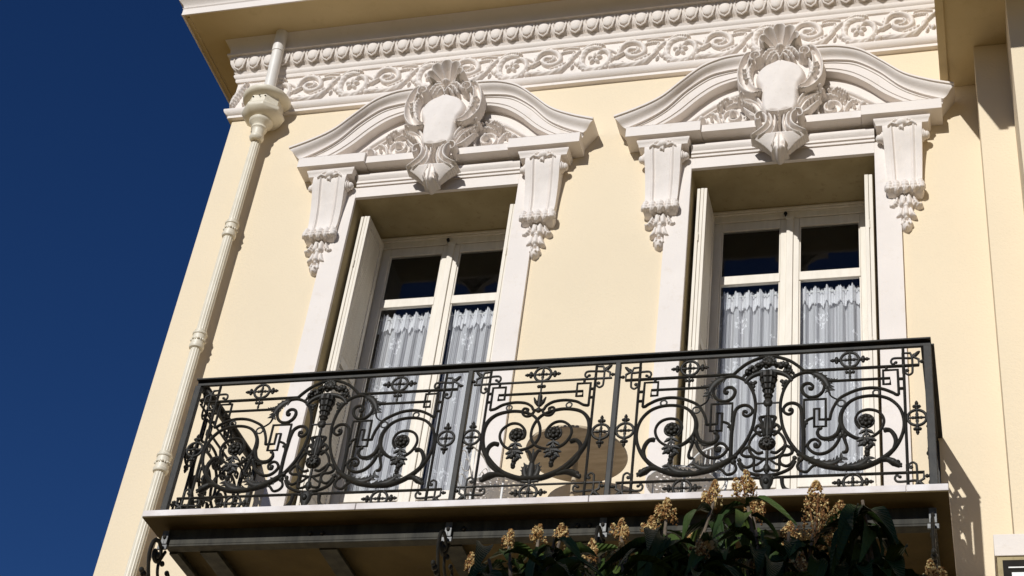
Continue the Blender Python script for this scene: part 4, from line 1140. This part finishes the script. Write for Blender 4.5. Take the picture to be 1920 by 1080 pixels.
for s in (-1, 1):
    for pts, r in ((([(0.154, 0.190), (0.13, 0.148), (0.091, 0.124), (0.051, 0.111), (0.0, 0.104)]), .008),
                   ([(0.022, 0.389), (0.059, 0.382), (0.088, 0.344), (0.100, 0.295), (0.085, 0.248), (0.053, 0.22), (0.0, 0.208)], .007),
                   ([(0.031, 0.362), (0.051, 0.378), (0.067, 0.402), (0.057, 0.428), (0.042, 0.430), (.036, .415)], .0075),
                   ([(0.006, 0.492), (0.041, 0.482), (0.033, 0.455), (0.024, 0.411), (0.012, 0.360)], [.006, .009, .008, .010, .012]),
                   ([(0.020, 0.256), (0.049, 0.249), (0.073, 0.268), (0.100, 0.290), (0.125, 0.279), (0.139, 0.25), (0.117, 0.232), (0.081, 0.229), (0.069, 0.205), (0.078, 0.176), (0.106, 0.161), (0.13, 0.174), (0.150, 0.205)], .0072),
                   ([(0.069, 0.22), (0.068, 0.177), (0.066, 0.139), (0.035, 0.136), (0.016, 0.148)], .0065),
                   ([(0.012, 0.212), (0.05, 0.178), (0.078, 0.172)], .006)):
        add_tube(m, pts, r, s=s)
    for a, b, r in ((.044, .432, .012), (.042, .482, .010), (.070, .405, .011), (.100, .292, .014), (.139, .252, .009), (.150, .21, .014)): m.ell((s * a, 0, b), (r, r, r), 7, 5)
regA("knotwork", m)
m = MB(); m.ell((0, -.004, .308), (.049, .026, .044), 14, 10)
for k in range(9):
    a = 2 * math.pi * k / 9; m.ell((.030 * math.cos(a), -.026, .308 + .026 * math.sin(a)), (.009, .009, .009), 6, 5)
m.ell((0, -.030, .308), (.012, .010, .012), 8, 6)
for a, w in ((-.018, .012), (0, .015), (.018, .012)): m.tube(P3([(a * .4, .335), (a, .40), (a * .8, .47), (a * .3, .505)]), [w * .7, w, w * .7, .004], 8, B=YB)
m.tube(P3([(0, .268), (0, .12)]), .009, 8, B=YB); m.ell((0, 0, .150), (.020, .018, .030), 10, 8)
regA("urn_flower", m)
m = MB(); m.tube(P3([(0, .105), (0, .085), (0, .05), (0, .012)]), [.028, .040, .034, .016], 10, B=YB, flat=.5)
m.ell((0, -.016, .062), (.016, .014, .020), 8, 6)
for s in (-1, 1):
    add_tube(m, [(.083, .085), (.087, .045), (.100, .018), (.124, .006)], [.010, .009, .010, .008], s=s); lump(m, .03, .085, s, .014, 4, 1, 3)
m.tube(P3([(-.12, .006), (.12, .006)]), .007, 6, B=YB)
regA("foot_mask", m)

def frame_A():
    m = MB()
    for s in (-1, 1):
        add_tube(m, [(0, .905), (.054, .893), (.117, .864), (.164, .825), (.197, .789)], .008, s=s)
        add_tube(m, [(.197, .788), (.826, .787)], .0075, False, s=s)
        add_tube(m, [(.744, .905), (.744, .0)], .0070, False, s=s)
        add_tube(m, [(0, .0915), (.83, .0915)], .0068, False, s=s)
    return m
def frame_C():
    m = MB()
    m.tube(P3([(-.42, .811), (.42, .811)]), .0075, 8, B=YB); m.tube(P3([(-.42, .100), (.42, .100)]), .0068, 8, B=YB)
    for s in (-1, 1): add_tube(m, [(.322, .905), (.322, 0)], .0070, False, s=s)
    return m
FA, FC = obj_mesh(frame_A(), "panel_frame"), obj_mesh(frame_C(), "panel_frame")
PARTS_C = []
def regC(name, mb, loc=(0, 0)): PARTS_C.append((name, obj_mesh(mb, name), loc))
cbig = [(0.0, 0.141), (-0.074, 0.146), (-0.173, 0.192), (-0.252, 0.271), (-0.302, 0.359), (-0.316, 0.458), (-0.300, 0.535), (-0.251, 0.587), (-0.167, 0.607), (-0.089, 0.598), (-0.019, 0.563), (0.020, 0.495), (0.024, 0.419), (-0.006, 0.366), (-0.059, 0.339), (-0.116, 0.337), (-0.175, 0.364), (-0.211, 0.425), (-0.204, 0.48), (-0.156, 0.519), (-0.103, 0.513), (-0.065, 0.467), (-0.066, 0.421), (-0.096, 0.408)]
cover = [(-0.004, 0.607), (-0.030, 0.610), (-0.046, 0.637), (-0.087, 0.662), (-0.155, 0.669), (-0.221, 0.656), (-0.265, 0.630), (-0.296, 0.624)]
cfret = [(-0.296, 0.624), (-0.296, 0.782), (-0.217, 0.782), (-0.217, 0.693), (-0.255, 0.693), (-0.255, 0.727), (0.0, 0.727)]
ccurl = [(-0.025, 0.600), (-0.045, 0.571), (-0.077, 0.570), (-0.097, 0.598), (-0.087, 0.622), (-0.063, 0.616), (-0.066, 0.598)]
for s in (-1, 1):
    m = MB(); add_tube(m, cbig, [.014, .014, .013, .012, .011, .009, .008, .0078, .0075, .0075, .0075, .0075, .0075, .007, .007, .007, .007, .0065], s=-s); regC("spiral_scroll", m)
    m = MB(); add_tube(m, cover, .0072, s=-s); add_tube(m, ccurl, [.007, .0065, .0065], s=-s); m.ell((s * .070, 0, .60), (.011, .011, .011), 8, 6)
    m.tube(P3([(s * .180 + .017 * math.cos(2 * math.pi * k / 16), .634 + .017 * math.sin(2 * math.pi * k / 16)) for k in range(16)]), .005, 6, B=YB, closed=True); regC("over_scroll", m)
    m = MB(); add_tube(m, cfret, .0066, False, s=-s)
    for z in (.74, .68): add_tube(m, [(-.296, z), (-.322, z)], .007, False, s=-s); m.ell((s * .309, 0, z), (.009, .009, .009), 7, 5)
    add_tube(m, [(-.257, .785), (-.257, .81)], .007, False, s=-s); regC("key_fret", m)
    m = MB(); add_tube(m, [(-0.215, 0.380), (-0.244, 0.386), (-0.270, 0.362), (-0.276, 0.315), (-0.256, 0.255), (-0.212, 0.205), (-0.162, 0.176)], [.012, .011, .011, .011, .010, .008, .006], s=-s); lump(m, .219, .380, s, .014, 6, .9, 9); regC("leaf_bud", m)
    m = MB(); add_tube(m, [(-0.15, 0.165), (-0.20, 0.176), (-0.245, 0.168), (-0.29, 0.138)], [.008, .012, .018, .010], s=-s); lump(m, .258, .160, s, .019, 9, 1, 7); lump(m, .288, .138, s, .012, 5, 1, 8); regC("leaf_bud", m)
m = MB(); m.tube(P3([(0, .104), (0, .15), (0, .20), (0, .27), (0, .34)]), [.010, .022, .024, .012, .004], 8, B=YB, flat=.7)
for s in (-1, 1):
    leafy(m, [(0, .13), (.03, .16), (.040, .205), (.030, .235)], s, .013, 6); leafy(m, [(0, .12), (.045, .128), (.07, .145)], s, .010, 5)
    add_tube(m, [(0, .24), (.012, .29), (.030, .325), (.048, .322)], [.010, .010, .008, .004], s=s)
regC("palmette", m)
m = MB(); m.tube(P3([(0, .811), (0, .60)]), .006, 6, B=YB); m.ell((0, 0, .775), (.020, .014, .012), 8, 6); m.ell((-.018, 0, .775), (.010, .010, .011), 7, 5); m.ell((.018, 0, .775), (.010, .010, .011), 7, 5)
m.tube(P3([(0, .71), (0, .67), (0, .635)]), [.014, .016, .010], 8, B=YB)
for s in (-1, 1): add_tube(m, [(.004, .64), (.022, .665), (.036, .698)], [.008, .009, .003], s=s)
m.ell((0, 0, .607), (.018, .014, .018), 8, 6); m.tube(P3([(-.03, .607), (.03, .607)]), .006, 6, B=YB)
regC("tulip", m)

def add_part(name, me, parent, x, z, base):
    o = bpy.data.objects.new(name, me); COL.objects.link(o); o.parent = parent; o.location = (x, 0, z); return o
def panel(kind, cx, cy, rz):
    """panel_frame is a part of the railing; the ornaments are its sub-parts"""
    f = bpy.data.objects.new("panel_frame", FA if kind == 'A' else FC); COL.objects.link(f)
    f.location = (cx, cy, ZB); f.rotation_euler = (0, 0, rz)
    attach(f, rail)
    P = PARTS_A if kind == 'A' else PARTS_C
    for name, me, loc in P: add_part(name, me, f, loc[0], loc[1], None)
    rx = .742 if kind == 'A' else .322
    zt, zb = (.787, .0915) if kind == 'A' else (.811, .100)
    for sx in (-1, 1):
        add_part("corner_knot", CM[(sx, 1)], f, sx * rx, zt, None); add_part("corner_knot", CM[(sx, -1)], f, sx * rx, zb, None)
        add_part("ring_ornament", RM_V, f, sx * (rx + .062), .438, None)
    if kind == 'A':
        for sx in (-1, 1):
            add_part("ring_ornament", RM_H, f, sx * .452, .848, None); add_part("ring_ornament", RM_H, f, sx * .458, .044, None)
            add_part("rosette_pendant", ROS, f, sx * .534, .430, None)
            add_part("finial", FIN, f, sx * .452, .787, None)
    else:
        add_part("ring_ornament", RM_H, f, 0, .862, None); add_part("ring_ornament", RM_H, f, 0, .048, None)
        for sx in (-1, 1): add_part("rosette_pendant", ROS, f, sx * .112, .440, None)
    return f
m = MB(); m.ell((0, 0, -.028), (.012, .011, .012), 8, 6); m.ell((-.018, 0, -.024), (.011, .010, .011), 7, 5); m.ell((.018, 0, -.024), (.011, .010, .011), 7, 5)
m.tube(P3([(0, 0), (0, -.078)]), [.007, .006], 6, B=YB); m.ell((0, 0, -.055), (.008, .008, .010), 7, 5)
FIN = obj_mesh(m, "finial")
panel('A', -1.083, YR, 0); panel('C', -2.411, YR, 0); panel('A', -3.755, YR, 0)
XRL, XRR = -4.648, -.207
panel('C', XRL + .012, -.50, -math.pi / 2); panel('C', XRR - .012, -.50, -math.pi / 2)
# rails and posts
def railbar(a, b, name="handrail"):
    m = MB(); a = Vector(a); b = Vector(b)
    m.bar(a + Vector((0, 0, .925)), b + Vector((0, 0, .925)), .020, .028)
    m.bar(a + Vector((0, 0, .9455)), b + Vector((0, 0, .9455)), .074, .012)
    return m.build(name, M_IRON, rail, bevel=.003)
railbar((XRL - .012, YR, ZB), (XRR + .022, YR, ZB))
railbar((XRL, YR + .027, ZB), (XRL, -.002, ZB)); railbar((XRR, YR + .027, ZB), (XRR, -.002, ZB))
for x, w in ((XRL, .040), (-2.857, .030), (-1.957, .030), (XRR, .044)):
    m = MB(); m.box(x - w / 2, x + w / 2, YR - .018, YR + .018, ZB + .001, ZB + .910); m.build("post", M_IRON, rail, bevel=.003)
for x in (XRL, XRR):
    m = MB(); m.box(x - .015, x + .015, -.03, -.002, ZB + .001, ZB + .910); m.build("post", M_IRON, rail, bevel=.003)

# ================================================================== TABLE AND CHAIRS ON THE BALCONY
tb = empty("bistro_table", (-2.34, -.32, ZB), "round bistro table with brown underside standing by the wall between the windows", "table")
m = MB(); m.lathe([(.285, 6.985), (.312, 6.992), (.315, 7.0), (.312, 7.01), (.30, 7.012)], (-2.34, -.32), 64); m.build("tabletop", M_TABLETOP, tb, smooth=40)
m = MB(); m.lathe([(.016, ZB + .03), (.016, 6.985)], (-2.34, -.32), 14); m.build("pedestal", M_TABLETOP, tb, smooth=50)
for k in range(3):
    a = k * 2.094 + .5
    m = MB(); m.tube([(-2.34, -.32, 6.45), (-2.34 + .12 * math.cos(a), -.32 + .12 * math.sin(a), 6.40), (-2.34 + .22 * math.cos(a), -.32 + .22 * math.sin(a), ZB + .012)], .011, 8); m.build("leg", M_TABLETOP, tb, smooth=50)

def perforated_disc(m, c, R_, z, th):
    rings = 13; seg = 64
    for zz in (z, z - th):
        for i in range(rings):
            r0 = R_ * i / rings; r1 = R_ * (i + 1) / rings
            for k in range(seg):
                if 2 <= i <= rings - 2 and i % 2 == 0 and (k // 1 + i) % 3 == 0 and (i > 5 or k % 2 == 0): continue
                a0 = 2 * math.pi * k / seg; a1 = 2 * math.pi * (k + 1) / seg
                m.add([(c[0] + r * math.cos(a), c[1] + r * math.sin(a), zz) for r, a in ((r0, a0), (r1, a0), (r1, a1), (r0, a1))], [(0, 1, 2, 3)])
def chair(cx, cy, back_dir, label):
    e = empty("garden_chair", (cx, cy, ZB), label, "chair", "white metal garden chairs on the balcony")
    zs = ZB + .45
    m = MB(); perforated_disc(m, (cx, cy), .205, zs, .0015); m.build("seat", M_WHITEMETAL, e, recalc=False)
    m = MB(); m.tube([(cx + .208 * math.cos(2 * math.pi * k / 40), cy + .208 * math.sin(2 * math.pi * k / 40), zs - .004) for k in range(40)], .007, 8, closed=True); m.build("seat_rim", M_WHITEMETAL, e, smooth=60)
    for k in range(4):
        a = back_dir + math.pi / 4 + k * math.pi / 2
        m = MB(); m.tube([(cx + r_ * math.cos(a), cy + r_ * math.sin(a), z_) for r_, z_ in ((.17, zs - .01), (.165, zs - .2), (.20, ZB + .012))], .008, 8); m.build("leg", M_WHITEMETAL, e, smooth=60)
    bx, by = math.cos(back_dir), math.sin(back_dir); tx, ty = -by, bx
    def bp(u, h): return (cx + bx * (.205 + .05 * h) + tx * u, cy + by * (.205 + .05 * h) + ty * u, zs + h)
    bf = MB(); bf.tube([bp(u, h) for u, h in spline([(-.15, -.02), (-.175, .14), (-.165, .28), (-.09, .36), (0, .375), (.09, .36), (.165, .28), (.175, .14), (.15, -.02)], 5)], .0065, 8)
    bo = bf.build("backrest", M_WHITEMETAL, e, smooth=60)
    w = MB()
    for s in (-1, 1):
        w.tube([bp(s * u, h) for u, h in spline([(.0, .05), (.04, .20), (.11, .30), (.155, .24), (.12, .16), (.06, .19), (.07, .25), (.105, .245)], 5)], .004, 6)
        w.tube([bp(s * u, h) for u, h in spline([(.0, .05), (.08, .02), (.15, .06), (.13, .12), (.07, .11), (.07, .07)], 5)], .004, 6)
        w.tube([bp(s * u, h) for u, h in spline([(.0, .05), (.02, .22), (.015, .36)], 5)], .004, 6)
    w.build("wire_scroll", M_WHITEMETAL, bo, smooth=60)
chair(-2.80, -.335, rad(160), "white perforated garden chair with scrolled wire back, before the window nearer the drainpipe")
chair(-1.665, -.36, rad(60), "white perforated garden chair before the window farther from the drainpipe")

# ================================================================== LOQUAT TREE
tree = empty("loquat_tree", (-.95, -2.9, 0), "dark leafy loquat tree with rusty orange flower panicles below the balcony", "tree")
tips = [(-1.31, -2.4, 5.32, .10), (-1.12, -2.3, 5.46, .11), (-0.95, -2.5, 5.38, .11), (-0.96, -2.2, 5.44, .09), (-0.64, -2.6, 5.17, .19), (-1.53, -2.3, 5.29, .09), (-1.94, -2.2, 5.34, .06), (-2.01, -2.4, 5.20, .07),
        (-2.25, -2.2, 5.20, .07), (-0.37, -2.6, 4.90, .10), (-0.52, -2.5, 4.94, .10), (-0.69, -2.7, 4.87, .09), (-0.2, -2.4, 4.97, .12), (-0.8, -2.3, 5.19, .06), (-0.92, -2.6, 4.94, .07), (-1.23, -2.2, 5.30, .08),
        (-1.35, -2.5, 5.18, .08), (-1.63, -2.4, 5.13, .09), (-0.77, -2.4, 5.20, .05), (-1.75, -2.5, 5.16, .07), (-1.45, -2.6, 5.00, .07), (-1.1, -2.7, 4.95, .06)]
rr = random.Random(77)
extra = []
for k in range(62):
    x = rr.uniform(-2.05, -.36); y = -2.45 + rr.uniform(-.25, .3)
    top = np.interp(x, [-2.4, -1.9, -1.5, -1.0, -.6, -.2], [5.02, 5.08, 5.16, 5.26, 5.08, 4.90])
    if k % 4 == 0: x = rr.uniform(-.62, -.26)
    extra.append((x, y, top - abs(rr.gauss(0, .28)), 0))
tr = MB(); tr.tube(spline([(-.95, -2.9, 0), (-.98, -2.88, 1.2), (-.92, -2.85, 2.4), (-.95, -2.8, 3.2)], 6), [.16, .13, .11, .09], 10)
trunk = tr.build("trunk", M_BARK, tree, smooth=60)
hubs = [(-1.9, -2.6, 4.4), (-1.35, -2.6, 4.45), (-.85, -2.6, 4.35), (-.4, -2.6, 4.2)]
bm2 = MB()
for h in hubs: bm2.tube(spline([(-.95, -2.8, 3.1), ((h[0] - .95) / 2, -2.75, 3.7), h], 6), [.07, .05, .03], 8)
for t in tips + extra:
    h = min(hubs, key=lambda q: abs(q[0] - t[0]))
    mid = ((h[0] + t[0]) / 2 + .03, (h[1] + t[1]) / 2, (h[2] + t[2]) / 2 - .04)
    bm2.tube(spline([h, mid, (t[0], t[1], t[2] - .04)], 4), [.018, .012, .007], 6)
bm2.build("branch", M_BARK, tree, smooth=60)

def leaf_mesh(L, W, droop, seed):
    r = random.Random(seed); n = 9; rows = []
    for i in range(n + 1):
        t = i / n; w = W * (math.sin(math.pi * min(1, t * .92 + .04)) ** .8) * (.55 + .45 * math.sin(math.pi * (t ** .8)))
        z = .25 * L * t - droop * L * t * t; x = L * (t - .12 * t * t)
        c = .30 * w; wav = .006 * math.sin(t * 22 + r.uniform(0, 3))
        rows.append([(x, -w / 2, z + c + wav), (x, -w / 4, z + c * .35), (x, 0, z), (x, w / 4, z + c * .35), (x, w / 2, z + c - wav)])
    m = MB(); m.grid(rows); me = bpy.data.meshes.new("leaf"); me.from_pydata(m.v, [], m.f); me.update(); me.shade_smooth(); me.materials.append(M_LEAF); return me
LM = [leaf_mesh(.23, .070, .75, 1), leaf_mesh(.20, .062, .95, 2), leaf_mesh(.27, .080, 1.05, 3), leaf_mesh(.18, .055, .7, 4), leaf_mesh(.24, .070, 1.25, 5)]
count = 0; stuff = MB()
def put_leaf(p, az, el, roll, me, as_obj):
    R3 = Matrix.Rotation(az, 4, 'Z') @ Matrix.Rotation(-el, 4, 'Y') @ Matrix.Rotation(roll, 4, 'X')
    Mx = Matrix.Translation(p) @ R3
    if as_obj:
        o = bpy.data.objects.new("leaf", me); COL.objects.link(o)
        o.location = p; o.rotation_euler = R3.to_euler(); attach(o, tree)
    else:
        vs = [Mx @ v.co for v in me.vertices]; stuff.add([(v.x, v.y, v.z) for v in vs], [tuple(q.vertices) for q in me.polygons])
for gi, t in enumerate(tips + extra):
    nl = 7 if gi < len(tips) else 9
    a0 = rr.uniform(0, 6.28)
    for k in range(nl):
        az = a0 + k * 2.4; el = rr.uniform(-.8, .25)
        if t[3] > .15: el = rr.uniform(-.6, .1)
        p = Vector((t[0], t[1], t[2] - .06 - .014 * k - (t[3] * .45)))
        as_obj = count < 292 and not (gi >= len(tips) and t[2] < 4.80)
        put_leaf(p, az, el, rr.uniform(-.5, .5), rr.choice(LM), as_obj)
        if as_obj: count += 1
for k in range(900):      # lower and inner foliage, mostly out of the picture
    x = rr.gauss(-1.1, .55); y = -2.6 + rr.gauss(0, .25); z = rr.uniform(3.3, 4.85)
    if not (-2.1 < x < -.2 and -3.0 < y < -2.0): continue
    put_leaf(Vector((x, y, z)), rr.uniform(0, 6.28), rr.uniform(-.5, .6), rr.uniform(-.6, .6), rr.choice(LM), False)
stuff.build("foliage", M_LEAF, tree, smooth=80, kind="stuff", recalc=False)

def panicle(c, size, seed):
    r = random.Random(seed); m = MB(); n = int(380 * (size / .12) ** 1.5)
    H_ = size * 1.15
    sprays = [(0, 0, 0, 1.0)] + [(size * .34 * math.cos(g_), size * .30 * math.sin(g_), -size * r.uniform(.0, .45), r.uniform(.45, .7)) for g_ in [r.uniform(0, 6.28) + j_ * 1.4 for j_ in range(5)]]
    for k in range(n):
        sx_, sy_, sz_, sc_ = sprays[0] if r.random() < .3 else r.choice(sprays)
        t = r.random() ** .8; w = size * .34 * sc_ * (1 - t) ** .6 * math.sqrt(r.random()) + .004; a = r.uniform(0, 6.28)
        p = Vector((c[0] + sx_ * (1 + .4 * t) + w * math.cos(a), c[1] + sy_ + w * math.sin(a), c[2] + sz_ - H_ * .5 * sc_ + H_ * sc_ * t))
        if r.random() < .55:
            q = r.uniform(.0035, .0060); m.ell((p.x, p.y, p.z), (q, q, q), 5, 4)
        else:
            nrm = Vector((math.cos(a), math.sin(a), r.uniform(-.3, .8))).normalized(); u = nrm.orthogonal().normalized(); v = nrm.cross(u); q = r.uniform(.006, .010)
            vs = [p + nrm * .001]
            for j in range(10):
                b = j * math.pi / 5; rad_ = q if j % 2 == 0 else q * .4
                vs.append(p + u * math.cos(b) * rad_ + v * math.sin(b) * rad_ + nrm * (.004 if j % 2 == 0 else 0))
            m.add(vs, [(0, 1 + j, 1 + (j + 1) % 10) for j in range(10)])
    for j in range(5):
        a = j * 1.25; m.tube([(c[0], c[1], c[2] - H_ * .6), (c[0] + size * .12 * math.cos(a), c[1] + size * .12 * math.sin(a), c[2]), (c[0] + size * .2 * math.cos(a), c[1] + size * .2 * math.sin(a), c[2] + H_ * .2)], [.005, .004, .002], 5)
    return m
for i, t in enumerate(tips):
    panicle((t[0], t[1], t[2]), max(.075, t[3] * (1.3 if t[3] > .15 else 1.02)), 100 + i).build("flower_panicle", M_FLORET, tree, recalc=False)
